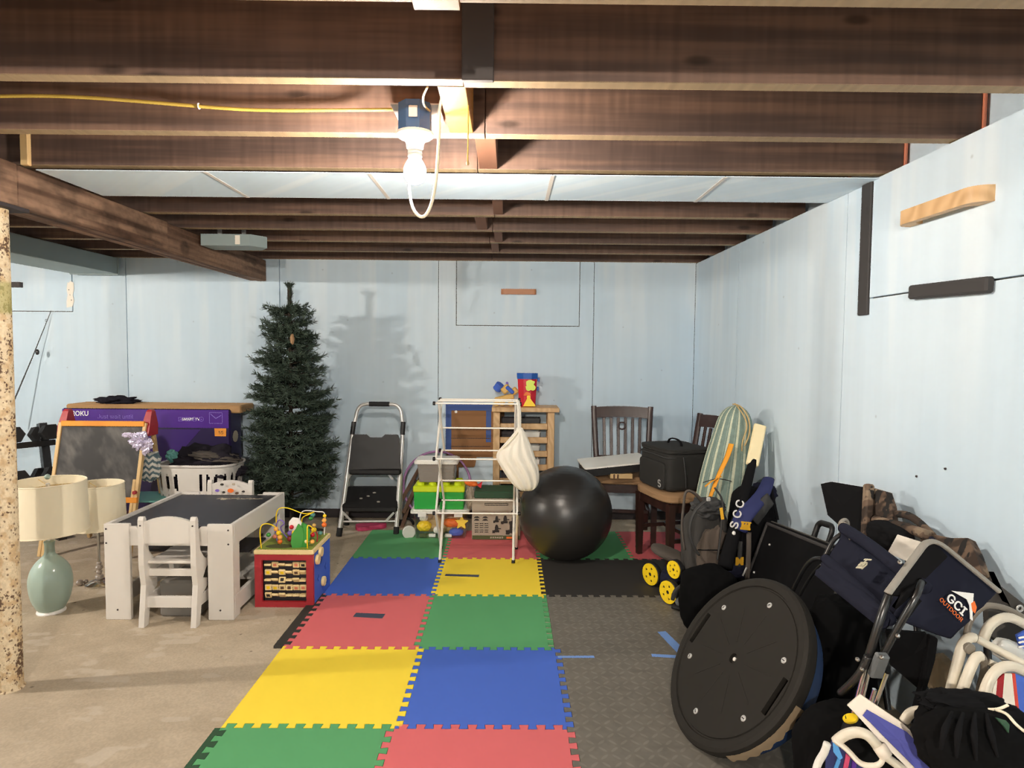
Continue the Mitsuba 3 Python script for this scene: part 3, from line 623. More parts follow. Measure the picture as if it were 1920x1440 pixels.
Thing('blue_cloth', 'small pale blue cloth beside the zigzag bag', 'cloth').solo(blob((-2.31, 4.26, .61), (.035, .03, .04), 2.2, .6, 3, 6, sub=3), 'teal', smooth=True)

# play table and its two chairs
tb = Thing('play_table', 'white wooden children\'s table with a chalkboard top and open shelf below', 'table')
ax0, ax1, ay0, ay1, zt = -1.984, -1.352, 3.03, 3.745, .480
for x0 in (ax0, ax1 - .125):
    tb.part('leg', bx(x0, x0 + .125, ay0, ay0 + .02, .0, zt, .002), 'white_paint'); tb.part('leg', bx(x0, x0 + .125, ay1 - .02, ay1, .0, zt, .002), 'white_paint')
for x0 in (ax0, ax1 - .02):
    tb.part('side_apron', bx(x0, x0 + .02, ay0 + .02, ay1 - .02, .372, zt, .002), 'white_paint')
    tb.part('side_rail', bx(x0, x0 + .02, ay0 + .02, ay1 - .02, .03, .118, .002), 'white_paint')
    for y in (ay0 + .02, ay1 - .08): tb.part('leg_return', bx(x0 + .001, x0 + .019, y, y + .06, .0, .40, .002), 'white_paint')
ap = Polygon([(0, 0), (.382, 0), (.382, .095), (.35, .095), (.31, .055), (.072, .055), (.03, .095), (0, .095)])
for y in (ay0 + .016, ay1 - .006): tb.part('end_apron', XZ(extr(ap, .012), y) if False else mv(XZ(extr(ap, .012), y), Mt(ax0 + .125, 0, .372)), 'white_paint')
tb.part('chalkboard_top', bx(ax0 + .021, ax1 - .021, ay0 + .021, ay1 - .021, .452, .466, .001), 'chalk_top', label='black chalkboard top')
tb.part('chalk_doodle', flat(unary_union([LineString([(i * .024, .01 * math.sin(i * 2.1)), (i * .024 + .018, .012 + .01 * math.cos(i * 1.7))]).buffer(.005) for i in range(11)] + [Point(.04, -.006).buffer(.02)]), (-1.70, 3.62, .4662), (1, 0, 0), (0, 1, 0), .0004), 'box_grey')
tb.part('shelf', bx(ax0 + .021, ax1 - .021, ay0 + .29, ay1 - .03, .10, .112, .001), 'white_paint')
tb.part('spare_top', bx(ax0 + .022, ax1 - .022, 3.275, 3.505, .262, .274, .001), 'chalk_top', label='black board stored under the table top')
for x0 in (ax0, ax1 - .125):
    for dx, z in (((.012, .455) if x0 == ax0 else (.104, .452)), ((.012, .385) if x0 == ax0 else (.104, .382)), (.06, .05)):
        tb.part('bolt', mv(cyl(.0045, 0, .002, 10, .0005), fr((x0 + dx, ay0 - .0005, z), (1, 0, 0), (0, 0, 1))), 'base_dark')
Thing('storage_bin', 'grey plastic storage bin on the floor under the near white chair', 'storage bin').solo(bx(-1.737, -1.535, 3.06, 3.30, .001, .185, .012), 'grey_cloth')

def kid_chair(x, y, rz, label, dots=False):
    """faces +y in its own frame; the rear posts stand at y = 0"""
    C = Thing('play_chair', label, 'chair', 'white children\'s chairs at the chalkboard table', M=Mt(x, y, 0, rz=rz))
    w = .125
    prof = Polygon([(-.045, 0), (-.005, 0), (.02, .14), (.075, .165), (.075, .205), (.03, .215), (.06, .255), (.085, .27), (.085, .30), (.05, .315), (.012, .36), (.0, .42), (-.006, .52), (-.014, .535), (-.026, .535), (-.034, .52), (-.034, .30), (-.02, .2)])
    prof = prof.buffer(.006).buffer(-.006)
    for s in (-1, 1):
        C.part('rear_post', YZ(extr(prof, .026), s * w - .013), 'white_paint', label='shaped rear post' if s < 0 else None)
        C.part('front_leg', bar((s * w, .27, 0), (s * w, .235, .30), .026, .034, (0, 1, 0)), 'white_paint')
        C.part('side_rail', bx(s * w - .009, s * w + .009, .02, .245, .085, .14, .002), 'white_paint')
        C.part('seat_rail', bx(s * w - .009, s * w + .009, .03, .25, .262, .30, .002), 'white_paint')
        for z in (.495,): C.part('bolt', mv(cyl(.004, 0, .003, 8, .0005), fr((s * w, -.0345, z), (1, 0, 0), (0, 0, 1))), 'base_dark')
    back = Polygon([(-w + .012, .405)] + [(q, .505 + .03 * (1 - (q / w) ** 2)) for q in np.linspace(-w + .012, w - .012, 15)] + [(w - .012, .405)])
    kb = C.part('back_slat', XZ(extr(back, .016), -.008), 'white_paint')
    C.part('rear_stretcher', bx(-w + .012, w - .012, -.012, .006, .085, .14, .002), 'white_paint')
    C.part('seat', bx(-w + .010, w - .010, .0, .27, .298, .312, .004), 'white_paint')
    C.part('rear_seat_rail', bx(-w + .012, w - .012, .006, .022, .235, .27, .002), 'white_paint')
    if dots:
        for dx, z, m, r in ((-.09, .47, 'print_dark', .008), (-.05, .46, 'brown_wood', .009), (-.012, .475, 'orange_plastic', .016), (.03, .465, 'print_dark', .008), (.07, .475, 'violet', .011), (-.03, .515, 'box_grey', .008), (.04, .513, 'print_dark', .009)):
            C.part('sticker', flat(affinity.scale(Point(0, 0).buffer(r), 1.2, .8), (-dx, -.0075, z), (1, 0, 0), (0, 0, 1), .001) if False else mv(flat(affinity.scale(Point(0, 0).buffer(r), 1.2, .8), (0, 0, 0), (1, 0, 0), (0, 0, 1), .001), Mt(dx, .0098, z, rz=180)), m, under=kb)
    return C
kid_chair(-1.632, 2.985, 0, 'plain white children\'s chair tucked under the near end of the chalkboard table')
kid_chair(-1.713, 3.805, 180, 'white children\'s chair with coloured stickers at the far end of the table', True)

# activity cube with a bead maze on top
ac = Thing('activity_cube', 'red and blue wooden activity cube with turning tiles and a bead maze on top', 'toy')
cx0, cx1, cy0, cy1 = -1.312, -1.008, 3.19, 3.495
fs_ = sbox(0, 0, .304, .278).difference(sbox(.040, .032, .264, .245).buffer(.004))
ac.part('front_frame', XZ(extr(fs_, .02), cy0 + .02) if False else mv(XZ(extr(fs_, .02), cy0 + .02), Mt(cx0)), 'red_paint', label='red front frame')
ac.part('core', bx(cx0 + .014, cx1 - .014, cy0 + .055, cy1 - .004, .002, .276, .002), 'base_dark')
sp = sbox(0, 0, .283, .278)
star = lambda c, r: Polygon([(c[0] + (r if i % 2 == 0 else r * .45) * math.cos(i * math.pi / 5 + .3), c[1] + (r if i % 2 == 0 else r * .45) * math.sin(i * math.pi / 5 + .3)) for i in range(10)])
holes = unary_union([star((.07, .12), .028), star((.15, .06), .026), star((.2, .14), .03), star((.11, .2), .022), star((.22, .05), .02)])
ac.part('side_panel', YZ(extr(sp.difference(holes), .012), cx1 - .012) if False else mv(YZ(extr(sp.difference(holes), .012), cx1 - .012), Mt(0, cy0 + .021)), 'foam_blue', label='blue side panel with star cut-outs')
ac.part('side_panel', bx(cx0, cx0 + .012, cy0 + .021, cy1, 0, .278, .001), 'dark_green'); ac.part('back_panel', bx(cx0 + .012, cx1 - .012, cy1 - .012, cy1, 0, .278, .001), 'yellow_plastic')
for y, z in ((.05, .238), (.105, .262), (.15, .085)): ac.part('peg_disc', mv(cyl(.026, 0, .016, 20), fr((cx1 + .002, cy0 + y, z), (0, 1, 0), (0, 0, 1))), 'tile_cream', smooth=30)
ac.part('top_board', bx(cx0 - .004, cx1 + .004, cy0 - .004, cy1 + .004, .279, .303, .004), 'tile_cream'); ac.part('top_print', bx(cx0 + .008, cx1 - .008, cy0 + .008, cy1 - .008, .3031, .3046, .0005), 'grass', label='printed green landscape')
ac.part('pond_print', flat(affinity.scale(Point(0, 0).buffer(.05), 1.5, .7), (-1.2, 3.25, .3047), (1, 0, 0), (0, 1, 0), .0005), 'olive')
rt = np.random.default_rng(11)
for r in range(5):
    z = .055 + r * .0405
    ac.part('axle', rod((cx0 + .04, cy0 + .028, z), (cx1 - .04, cy0 + .028, z), .003, 6), 'base_dark')
    for c in range(6):
        x = cx0 + .0605 + c * .0366
        a = rt.choice([0, 20, -25, 45, 80, 90, 60, 8])
        k = ac.part('turning_tile', mv(cb(.034, .011, .030, b=.0015), Mt(x, cy0 + .028, z, rx=float(a))), 'tile_cream')
        if abs(a) < 30: ac.part('tile_print', mv(cb(.018, .0125, .016, b=.0005), Mt(x, cy0 + .028, z, rx=float(a))), ['print_dark', 'yellow_plastic', 'brown_wood', 'pink_wood'][rt.integers(4)], under=k)
def wire(pts, m, r=.0032): ac.part('bead_wire', tube(curve(pts, 40), r, 7), m, smooth=True)
zt_ = .304
wire([(-1.285, 3.215, zt_), (-1.285, 3.215, .42), (-1.265, 3.23, .43), (-1.225, 3.26, .40), (-1.21, 3.28, zt_)], 'yellow_plastic')
wire([(-1.045, 3.215, zt_), (-1.045, 3.215, .40), (-1.04, 3.22, .425), (-1.02, 3.235, .40), (-1.05, 3.26, .36), (-1.06, 3.28, zt_)], 'yellow_plastic')
wire([(-1.28, 3.44, zt_), (-1.28, 3.44, .45), (-1.2, 3.42, .46), (-1.10, 3.38, .445), (-1.06, 3.38, .455), (-1.08, 3.34, .45), (-1.12, 3.36, .42), (-1.10, 3.34, zt_)], 'yellow_plastic')
wire([(-1.03, 3.46, zt_), (-1.03, 3.46, .43), (-1.06, 3.45, .438), (-1.15, 3.46, .435), (-1.16, 3.46, zt_)], 'white')
wire([(-1.25, 3.34, zt_), (-1.25, 3.34, .40), (-1.23, 3.34, .42), (-1.21, 3.34, .40), (-1.23, 3.345, .38), (-1.19, 3.36, zt_)], 'violet')
wire([(-1.09, 3.30, zt_), (-1.08, 3.30, .36), (-1.05, 3.31, .38), (-1.03, 3.33, .35), (-1.03, 3.33, zt_)], 'red_paint')
beads = [(-1.215, 3.27, .37, 'yellow_plastic', .013), (-1.21, 3.275, .345, 'peach', .014), (-1.212, 3.28, .32, 'orange_plastic', .013), (-1.225, 3.262, .393, 'peach', .012), (-1.165, 3.30, .33, 'dark_red', .016), (-1.165, 3.30, .36, 'violet', .014), (-1.14, 3.29, .365, 'yellow_plastic', .013), (-1.145, 3.30, .34, 'red_plastic', .014), (-1.16, 3.31, .39, 'red_plastic', .012),
         (-1.045, 3.30, .352, 'red_plastic', .013), (-1.04, 3.31, .376, 'yellow_plastic', .014), (-1.04, 3.315, .40, 'tan_plastic', .010), (-1.055, 3.24, .335, 'tile_cream', .013), (-1.03, 3.25, .33, 'peach', .012), (-1.02, 3.43, .37, 'orange_plastic', .014), (-1.02, 3.43, .395, 'peach', .013), (-1.02, 3.44, .418, 'yellow_plastic', .010), (-1.09, 3.45, .42, 'teal', .014), (-1.10, 3.45, .40, 'leaf', .012), (-1.28, 3.30, .35, 'leaf', .012), (-1.25, 3.34, .36, 'violet', .012), (-1.26, 3.335, .33, 'pink_wood', .012), (-1.03, 3.39, .335, 'teal', .012)]
for x, y, z, m, r in beads: ac.part('bead', blob((x, y, z), (r, r, r * .95), sub=2), m, smooth=True)
ac.part('maze_cloud', mv(extr(Polygon([(-.03, 0), (.03, 0), (.034, .035), (.018, .062), (-.012, .066), (-.03, .045)]).buffer(.006), .010), fr((-1.145, 3.335, .365), (1, -.2, 0), (0, 0, 1))), 'white', label='white cloud shape')
lf = Polygon([(-.02, 0), (.018, 0), (.03, .06), (.026, .10), (.008, .12), (-.004, .095), (-.022, .07), (-.026, .03)]).buffer(.004)
for dx, dy, rz in ((-1.105, 3.235, 12), (-1.085, 3.27, -40), (-1.07, 3.245, -8)): ac.part('maze_leaf', mv(mv(extr(lf, .010), fr((0, 0, .305), (1, 0, 0), (0, 0, 1))), Mt(dx, dy, 0, rz=rz)), 'leaf', label='green cut-out tree' if rz == 12 else None)
# ================================================================ christmas tree
tr = Thing('christmas_tree', 'slim artificial christmas tree without ornaments in front of the back wall', 'christmas tree')
tcx, tcy = -1.575, 4.50
rt = np.random.default_rng(42)
tr.part('pole', mv(cyl(.014, .02, 1.80, 12), Mt(tcx, tcy)), 'bark')
for a in (20, 110, 200, 290):
    c, s_ = math.cos(math.radians(a)), math.sin(math.radians(a))
    tr.part('stand_leg', bar((tcx, tcy, .06), (tcx + .22 * c, tcy + .22 * s_, .008), .02, .012), 'black_metal')
def tree_r(z):
    return np.interp(z, [.20, .30, .45, .60, .80, 1.0, 1.2, 1.45, 1.60, 1.68, 1.72, 1.79], [.19, .27, .305, .30, .275, .24, .20, .145, .11, .075, .03, .02])
V, F, stems = [], [], []
def needles(p0, p1, n, ln, seedless=None):
    d = p1 - p0; L = np.linalg.norm(d); d = d / L
    a = np.cross(d, (0, 0, 1.0) if abs(d[2]) < .95 else (1.0, 0, 0)); a = a / (np.linalg.norm(a) + 1e-9); b = np.cross(d, a)
    t = rt.uniform(0, 1, n); ph = rt.uniform(0, 2 * np.pi, n); l = ln * rt.uniform(.7, 1.15, n)
    base = p0 + d * (t * L)[:, None]
    out = np.cos(ph)[:, None] * a + np.sin(ph)[:, None] * b
    tip = base + out * (l * .72)[:, None] + d * (l * .7)[:, None]
    side = np.cross(out, d) * .0032
    o = len(V) and sum(len(x) for x in V) or 0
    V.append(np.stack([base - side, base + side, tip + side * .5, tip - side * .5], 1).reshape(-1, 3))
    i = o + 4 * np.arange(n); F.append(np.vstack([np.c_[i, i + 1, i + 2], np.c_[i, i + 2, i + 3]]))
def branch(z, ang, R, droop):
    base = np.array([tcx, tcy, z]); u = np.array([math.cos(ang), math.sin(ang), 0]); w = np.array([-u[1], u[0], 0])
    while base[0] + u[0] * R < -1.83 and base[1] + u[1] * R < 4.50 and z < .75: R *= .9
    tip = base + u * R + np.array([0, 0, R * droop]); stems.append((base, tip))
    needles(base + (tip - base) * .35, tip, int(30 + 100 * R), .038)
    for q in np.linspace(.42, .95, max(2, int(R * 15))):
        for s in (-1, 1):
            p = base + (tip - base) * q; l = .055 + .30 * R * (1 - q) + rt.uniform(0, .03)
            e = p + (u * .75 + s * w * .75) * l + np.array([0, 0, rt.uniform(-.015, .045)])
            if e[1] > YB - .02: continue
            needles(p, e, int(20 + 95 * l), .036)
for i in range(260):
    zz = .22 + 1.42 * (1 - (1 - (i + .5) / 260) ** .85); zz = zz + rt.uniform(-.04, .04) if zz < 1.58 else zz
    branch(zz, i * 2.39996 + rt.uniform(-.3, .3), tree_r(zz + .02) * rt.uniform(.55, 1.09), rt.uniform(-.05, .32))
needles(np.array([tcx, tcy, 1.60]), np.array([tcx + .005, tcy, 1.80]), 330, .036)
for i in range(5): needles(np.array([tcx, tcy, 1.79]), np.array([tcx + .03 * math.cos(i * 1.26), tcy + .03 * math.sin(i * 1.26), 1.815]), 24, .02)
tr.part('foliage', trimesh.Trimesh(np.vstack(V), np.vstack(F), process=False), 'needle', kind='stuff')
tr.part('branch', trimesh.util.concatenate([rod(a, b, .0035, 5) for a, b in stems]), 'bark', kind='stuff')
pc = Thing('pine_cone', 'single brown pine cone hanging in the upper part of the christmas tree', 'pine cone')
pc.solo(blob((-1.489, 4.3, 1.416), (.014, .014, .035), 2, .35, 6, 2, sub=3), 'tan_suede', smooth=True)

# ================================================================ step ladder and what lies behind it
la = Thing('step_ladder', 'silver step ladder with black treads and hand rail, standing before the back wall', 'step ladder')
railL = [(-1.213, 4.449, .03), (-1.150, 4.59, .74)]
railR = [(-.809, 4.484, .03), (-.782, 4.60, .74)]
hoop = rounded([railL[0], railL[1], (-1.142, 4.615, .80), (-1.115, 4.63, .945), (-.805, 4.63, .945), (-.785, 4.62, .80), railR[1], railR[0]], .13, 8)
la.part('rail', tube(hoop, .0135, 12), 'steel', smooth=40)
for a, b in (((-1.235, 4.735, .03), (-1.165, 4.575, .64)), ((-.818, 4.736, .03), (-.79, 4.585, .64))): la.part('rear_leg', rod(a, b, .012, 12), 'steel', smooth=40)
for p in (railL, railR):
    q0, q1 = np.array(p[0]), np.array(p[1]); d = (q1 - q0) / np.linalg.norm(q1 - q0)
    la.part('rail_channel', bar(q0 + (0, .004, 0), q0 + d * .66 + (0, .004, 0), .03, .02, (0, 1, 0)), 'steel')
    la.part('sleeve', rod(q1 - d * .02, q1 + d * .075, .0175, 14), 'black_plastic', smooth=40)
    la.part('foot', rod(q0 - d * .03, q0 + d * .03, .021, 10), 'rubber', smooth=30)
for x, y in ((-1.235, 4.735), (-.818, 4.736)): la.part('foot', mv(cyl(.02, 0, .05, 12), Mt(x, y)), 'rubber', smooth=30)
la.part('grip', rod((-1.035, 4.63, .945), (-.885, 4.63, .945), .0175, 14), 'rubber', smooth=40, label='black foam grip')
top = Polygon([(.0, 0), (.36, 0), (.345, .235), (.335, .26), (.25, .26), (.225, .238), (.135, .238), (.11, .26), (.025, .26), (.012, .235)]).buffer(.006)
la.part('platform', mv(extr(top, .03), fr((-1.148, 4.515, .462), (1, .03, 0), (0, .2, 1))), 'black_plastic', label='black top platform folded upright')
la.part('platform_lip', mv(cb(.375, .05, .045, b=.012), Mt(-.966, 4.51, .462)), 'black_plastic')
st_ = Polygon([(0, 0), (.385, 0), (.375, .16), (.36, .175), (.02, .175), (.005, .16)]).buffer(.006)
k = la.part('tread', mv(extr(st_, .024), fr((-1.19, 4.475, .195), (1, .04, 0), (0, 1.0, .9))), 'black_plastic', label='black lower tread')
la.part('tread_lip', mv(cb(.395, .03, .035, b=.010), Mt(-.998, 4.474, .193)), 'black_plastic')
for x, z in ((.17, .09), (.12, .07), (.25, .04), (.21, .12)):
    la.part('scuff', flat(affinity.scale(Point(x, z).buffer(.008), 1.5, .8), np.array((-1.19, 4.475, .195)) + np.array((0, -.017, .0185)), (1, .04, 0), (0, 1.0, .9), .001), 'piping', under=k)
la.part('cross_bar', rod((-1.205, 4.47, .10), (-.815, 4.495, .10), .008, 10), 'steel', smooth=40)
for s_, x in ((1, -1.195), (-1, -.822)):
    la.part('brace', bar((x, 4.47, .17), (x + s_ * .06, 4.475, .105), .016, .004, (0, 1, 0)), 'steel')
    la.part('brace', bar((x + s_ * .02, 4.53, .40), (x + s_ * .055, 4.52, .445), .016, .004, (0, 1, 0)), 'steel')
Thing('pink_paddle', 'flat pink foam paddle lying on the concrete under the step ladder', 'toy').solo(mv(extr(unary_union([Point(0, 0).buffer(.06), sbox(-.05, -.05, .12, .05), Point(.12, 0).buffer(.05)]), .03), Mt(-1.08, 4.63, .002, rz=22)), 'pink')
Thing('hula_hoop', 'thin lilac hoop leaning on the back wall behind the clear toy bin', 'hoop').solo(mv(trimesh.creation.torus(.26, .009, 60, 10), fr((-.55, 4.82, .30), (1, .15, 0), (0, .32, 1))), 'hoop_lilac', smooth=True)
wd = Thing('folded_stand', 'brown folding wooden stand leaning on the wall between the step ladder and the toy bins', 'stand')
for (a, b) in (((-0.811, 4.7, 0.196), (-0.674, 4.88, 0.46)), ((-0.792, 4.68, 0.11), (-0.656, 4.87, 0.411)), ((-0.813, 4.66, -0.04), (-0.713, 4.86, 0.327))): wd.part('slat', bar(a, b, .028, .016, (0, 1, 0)), 'brown_wood')
Thing('black_cable', 'black cable heap on the floor behind the step ladder', 'cable').solo(tube(curve([(-0.835, 4.74, -0.022), (-0.779, 4.8, 0.037), (-0.727, 4.76, -0.006), (-0.779, 4.7, -0.043), (-0.724, 4.66, -0.048)], 40), .010, 8), 'rubber', smooth=True)

# ================================================================ toy bins, carton, shelf
def tapered(x0, x1, y0, y1, z0, z1, k=.93, r=.02, t=.003, floor=True, nseg=5):
    """open box, narrower at its base, with wall thickness t"""
    def ring(s, z, o):
        cx, cy, a, b = (x0 + x1) / 2, (y0 + y1) / 2, (x1 - x0) / 2 * s - o, (y1 - y0) / 2 * s - o
        q = np.array(sbox(-a + r, -b + r, a - r, b - r).buffer(r, quad_segs=4).exterior.coords)[:-1]
        return np.c_[q[:, 0] + cx, q[:, 1] + cy, np.full(len(q), z)]
    return loft([ring(k, z0, 0), ring(1, z1, 0), ring(1, z1, t), ring(k, z0 + t, t)])
def lid(x0, x1, y0, y1, z0, z1, r=.02):
    m = extr(sbox(x0 + r, y0 + r, x1 - r, y1 - r).buffer(r), z1 - z0 - .008, z0); n = extr(sbox(x0 + r + .015, y0 + r + .015, x1 - r - .015, y1 - r - .015).buffer(r), .008, z1 - .0085)
    return [m, n]
b1 = Thing('toy_bin', 'clear plastic toy bin with a white lid at the bottom of the stack', 'storage bin')
b1.part('tub', tapered(-.665, -.285, 4.35, 4.60, .013, .197, .94), 'clear')
b1.part('lid', lid(-.685, -.270, 4.335, 4.615, .197, .222), 'white_plastic', smooth=30)
for x in (-.60, -.345): b1.part('latch', bx(x - .03, x + .03, 4.327, 4.336, .175, .215, .003), 'white_plastic')
toys = [('plush_toy', 'yellow plush toy in the clear bin, lower left', 'toy', (-.595, 4.40, .09), (.05, .035, .035), 'yellow_plastic', .25), ('toy_ball', 'white round toy in the clear bin beside the yellow plush', 'toy', (-.505, 4.40, .065), (.024, .024, .024), 'white', 0),
        ('toy_ball', 'pale round toy at the upper left inside the clear bin', 'toy', (-.60, 4.42, .145), (.03, .025, .022), 'white_plastic', .1), ('toy_boat', 'orange toy pressed against the clear bin\'s front', 'toy', (-.40, 4.41, .115), (.055, .04, .030), 'orange_plastic', .15),
        ('toy_brick', 'blue toy at the bottom right of the clear bin', 'toy', (-.365, 4.40, .05), (.05, .03, .028), 'foam_blue', .15), ('toy_train', 'brown toy pile in the back of the clear bin', 'toy', (-.47, 4.50, .09), (.15, .06, .07), 'tan_wood', .4)]
for n, l, c, p, r, m, w in toys: Thing(n, l, c).solo(blob(p, r, 2.4, w, 3, len(l), sub=3), m, smooth=True)
sf = Polygon([(.045 * (1 if i % 2 == 0 else .45) * math.cos(i * math.pi / 5), .045 * (1 if i % 2 == 0 else .45) * math.sin(i * math.pi / 5)) for i in range(10)]).buffer(.004)
Thing('toy_star', 'yellow star-shaped toy at the right inside the clear bin', 'toy').solo(mv(extr(sf, .016), fr((-.325, 4.395, .12), (1, 0, .3), (0, .2, 1))), 'yellow_plastic')
for x, t_, m in ((-.6, 'green', 'olive'), (-.535, 'cream', 'white'), (-.42, 'white', 'white')):
    Thing('toy_block', f'small {t_} toy block along the bottom of the clear bin' + (' at the right' if x > -.5 else ''), 'toy').solo(cb(.05, .02, .022, (x, 4.385, .029), .003), m)
b2 = Thing('brick_bin', 'green toy-brick storage bin with a studded lime lid, in the middle of the stack', 'storage bin')
for i, (x0, x1) in enumerate(((-.665, -.492), (-.484, -.307))):
    b2.part('tub', tapered(x0, x1, 4.36, 4.58, .224, .345, .95, .012), 'brick_green', smooth=30)
    b2.part('lid', bx(x0 - .003, x1 + .003, 4.355, 4.585, .345, .388, .006), 'lime')
    for dx in (.045, .13):
        for y in (4.41, 4.525): b2.part('stud', mv(cyl(.027, .385, .412, 24, .004), Mt(x0 + dx, y)), 'lime', smooth=30)
b3 = Thing('toy_bin', 'small smoky plastic bin with a white lid on top of the green brick bin', 'storage bin')
b3.part('tub', tapered(-.642, -.372, 4.37, 4.57, .414, .545, .90, .015), 'smoke', smooth=30)
for i in range(3): b3.part('rib', bx(-.632 + .0, -.382, 4.371 + .006 - .004 * i, 4.376, .45 + .03 * i, .456 + .03 * i, .001), 'smoke')
b3.part('lid', lid(-.662, -.352, 4.355, 4.585, .545, .572), 'white_plastic', smooth=30)
Thing('round_jar_lid', 'round pale jar lid standing on edge left of the clear toy bin', 'lid').solo(mv(cyl(.047, 0, .02, 32, .004), fr((-.705, 4.40, .049), (1, .3, 0), (0, 0, 1))), 'glass_jar', smooth=30)
tf = Thing('toy_fish', 'orange and red toy wedged between the green bin and the printed carton', 'toy')
tf.part('body', blob((-.262, 4.42, .40), (.05, .03, .022), 2, .2, 3, 3, M=Mt(ry=12), sub=3), 'orange_plastic', smooth=True)
tf.part('tail', mv(extr(Polygon([(0, 0), (.04, .03), (.03, -.02)]), .01), fr((-.22, 4.42, .385), (1, 0, 0), (0, 0, 1))), 'red_plastic')
Thing('paper_roll', 'pale crumpled paper stuffed beside the green bin', 'paper').solo(blob((-.268, 4.43, .30), (.03, .04, .085), 2.4, .5, 4, 8, sub=3), 'box_grey', smooth=True)
cx = Thing('printed_carton', 'grey-brown printed carton with black drawings behind the drying rack', 'carton')
cx.part('box', bx(-.250, .092, 4.345, 4.60, .013, .205, .003), 'box_grey')
cx.part('box', bx(-.250, .092, 4.345, 4.60, .2055, .303, .003), 'box_grey', label='shallower upper carton with a blank title frame')
fo_ = lambda p, m, z=4.343: cx.part('print', flat(p, (-.250, z, .013), (1, 0, 0), (0, 0, 1), .0012), m)
fo_(sbox(.003, .002, .339, .030), 'olive')
for r_, z in enumerate((.160, .142, .112, .098, .084, .066, .052)):
    for c_ in range(3 if r_ > 1 else 2):
        x = .02 + c_ * .035 if r_ > 1 else .025 + c_ * .06
        fo_(sbox(x, z, x + .026, z + .005) if r_ > 1 else Polygon([(x - .012, z - .006), (x + .03, z - .006), (x + .018, z + .006), (x, z + .006)]), 'print_dark')
robot = lambda x, z, s: unary_union([sbox(x - .012 * s, z, x + .012 * s, z + .03 * s), sbox(x - .02 * s, z - .012 * s, x + .018 * s, z + .004 * s), Point(x, z + .034 * s).buffer(.009 * s), sbox(x + .01 * s, z + .01 * s, x + .03 * s, z + .018 * s), sbox(x - .03 * s, z - .018 * s, x - .012 * s, z + .002 * s)])
for x, z, s in ((.175, .135, .8), (.235, .13, 1), (.295, .13, 1.1), (.175, .065, 1), (.285, .065, 1.5)): fo_(robot(x, z, s), 'print_dark')
fo_(sbox(.09, .245, .255, .262).difference(sbox(.094, .249, .251, .258)), 'print_dark'); fo_(Polygon([(.275, .20), (.335, .20), (.305, .24)]), 'print_dark')
for i in range(6): fo_(sbox(.13 + i * .016, .010, .141 + i * .016, .022), 'box_grey', 4.3425)
fo_(sbox(.245, .008, .29, .022), 'orange_plastic', 4.3425)
Thing('green_box', 'flat dark green box lying on the printed carton', 'box').solo(bx(-.235, .055, 4.36, 4.59, .3035, .352, .006), 'dark_green')

sh = Thing('wooden_shelf', 'light pine shelf unit with slatted front and small bins, against the back wall', 'shelf')
sx0, sx1, sy0, sy1 = -.112, .352, 4.700, 4.925
for x in (sx0, sx1 - .05):
    for y in (sy0, sy1 - .04): sh.part('post', bx(x, x + .05, y, y + .04, .0, .888, .003), 'pine')
sh.part('top', bx(sx0 - .012, sx1 + .035, sy0 - .03, sy1 + .01, .888, .922, .004), 'pine')
sh.part('side_panel', bx(sx1 - .008, sx1 + .002, sy0 + .041, sy1 - .041, .03, .886, .001), 'pine'); sh.part('side_panel', bx(sx0 - .002, sx0 + .008, sy0 + .041, sy1 - .041, .03, .886, .001), 'pine')
for i in range(8):
    z = .752 - i * .105
    sh.part('front_slat', bx(sx0 + .051, sx1 - .051, sy0 + .008, sy0 + .028, z, z + .046, .004), 'pine')
    sh.part('shelf_board', bx(sx0 + .051, sx1 - .051, sy0 + .03, sy1 - .03, z, z + .01, .001), 'pine')
    if i < 6:
        for x0, x1, m, n in ((.0, .11, 'base_dark', 'dark'), (.125, .30, ('dark_grey', 'glass_jar', 'glass_jar', 'white_plastic', 'base_dark', 'base_dark')[i], ('grey', 'white', 'pale', 'white', 'dark', 'dark')[i])):
            Thing('small_bin', f'small {n} bin in the {("top", "second", "third", "fourth", "fifth", "sixth")[i]} row of the pine shelf, {"left" if x0 == 0 else "right"} side', 'storage bin').solo(tapered(sx0 + .06 + x0, sx0 + .06 + x1, sy0 + .045, sy1 - .05, z + .0105, z + .082, .93, .01), m)
tt = Thing('toy_tub', 'red toy tub with blue rim and lime and yellow shapes on the pine shelf', 'toy tub')
def oct_ring(cx, cy, r, z): a = np.arange(8) * np.pi / 4 + np.pi / 8; return np.c_[cx + r * np.cos(a), cy + r * .8 * np.sin(a), np.full(8, z)]
tt.part('tub', loft([oct_ring(.145, 4.80, r, z) for z, r in ((.9225, .064), (.93, .067), (1.135, .080))]), 'red_plastic')
tt.part('rim', loft([oct_ring(.145, 4.80, r, z) for z, r in ((1.135, .084), (1.178, .088), (1.178, .078), (1.14, .074))]), 'blue_plastic', label='blue rim')
for x, z in ((.232, 1.13), (.226, 1.06)): tt.part('clip', cb(.014, .04, .03, (x, 4.79, z), .003), 'blue_plastic')
tt.part('lime_shape', mv(extr(unary_union([Point(0, .02).buffer(.03), Point(-.012, -.015).buffer(.02), Point(.02, -.01).buffer(.022), sbox(-.03, .025, .035, .04), sbox(-.035, -.01, .03, .002)]), .016), fr((.165, 4.735, 1.08), (1, .0, 0), (0, .05, 1))), 'lime', label='lime green insect shape')
tt.part('yellow_shape', mv(extr(unary_union([Polygon([(-.045, 0), (.05, 0), (.045, .015), (.02, .045), (.005, .07), (-.012, .065), (-.03, .03)]), Point(-.003, .07).buffer(.014)]), .016), fr((.158, 4.735, .928), (1, 0, 0), (0, 0, 1))), 'yellow_plastic', label='yellow shape')
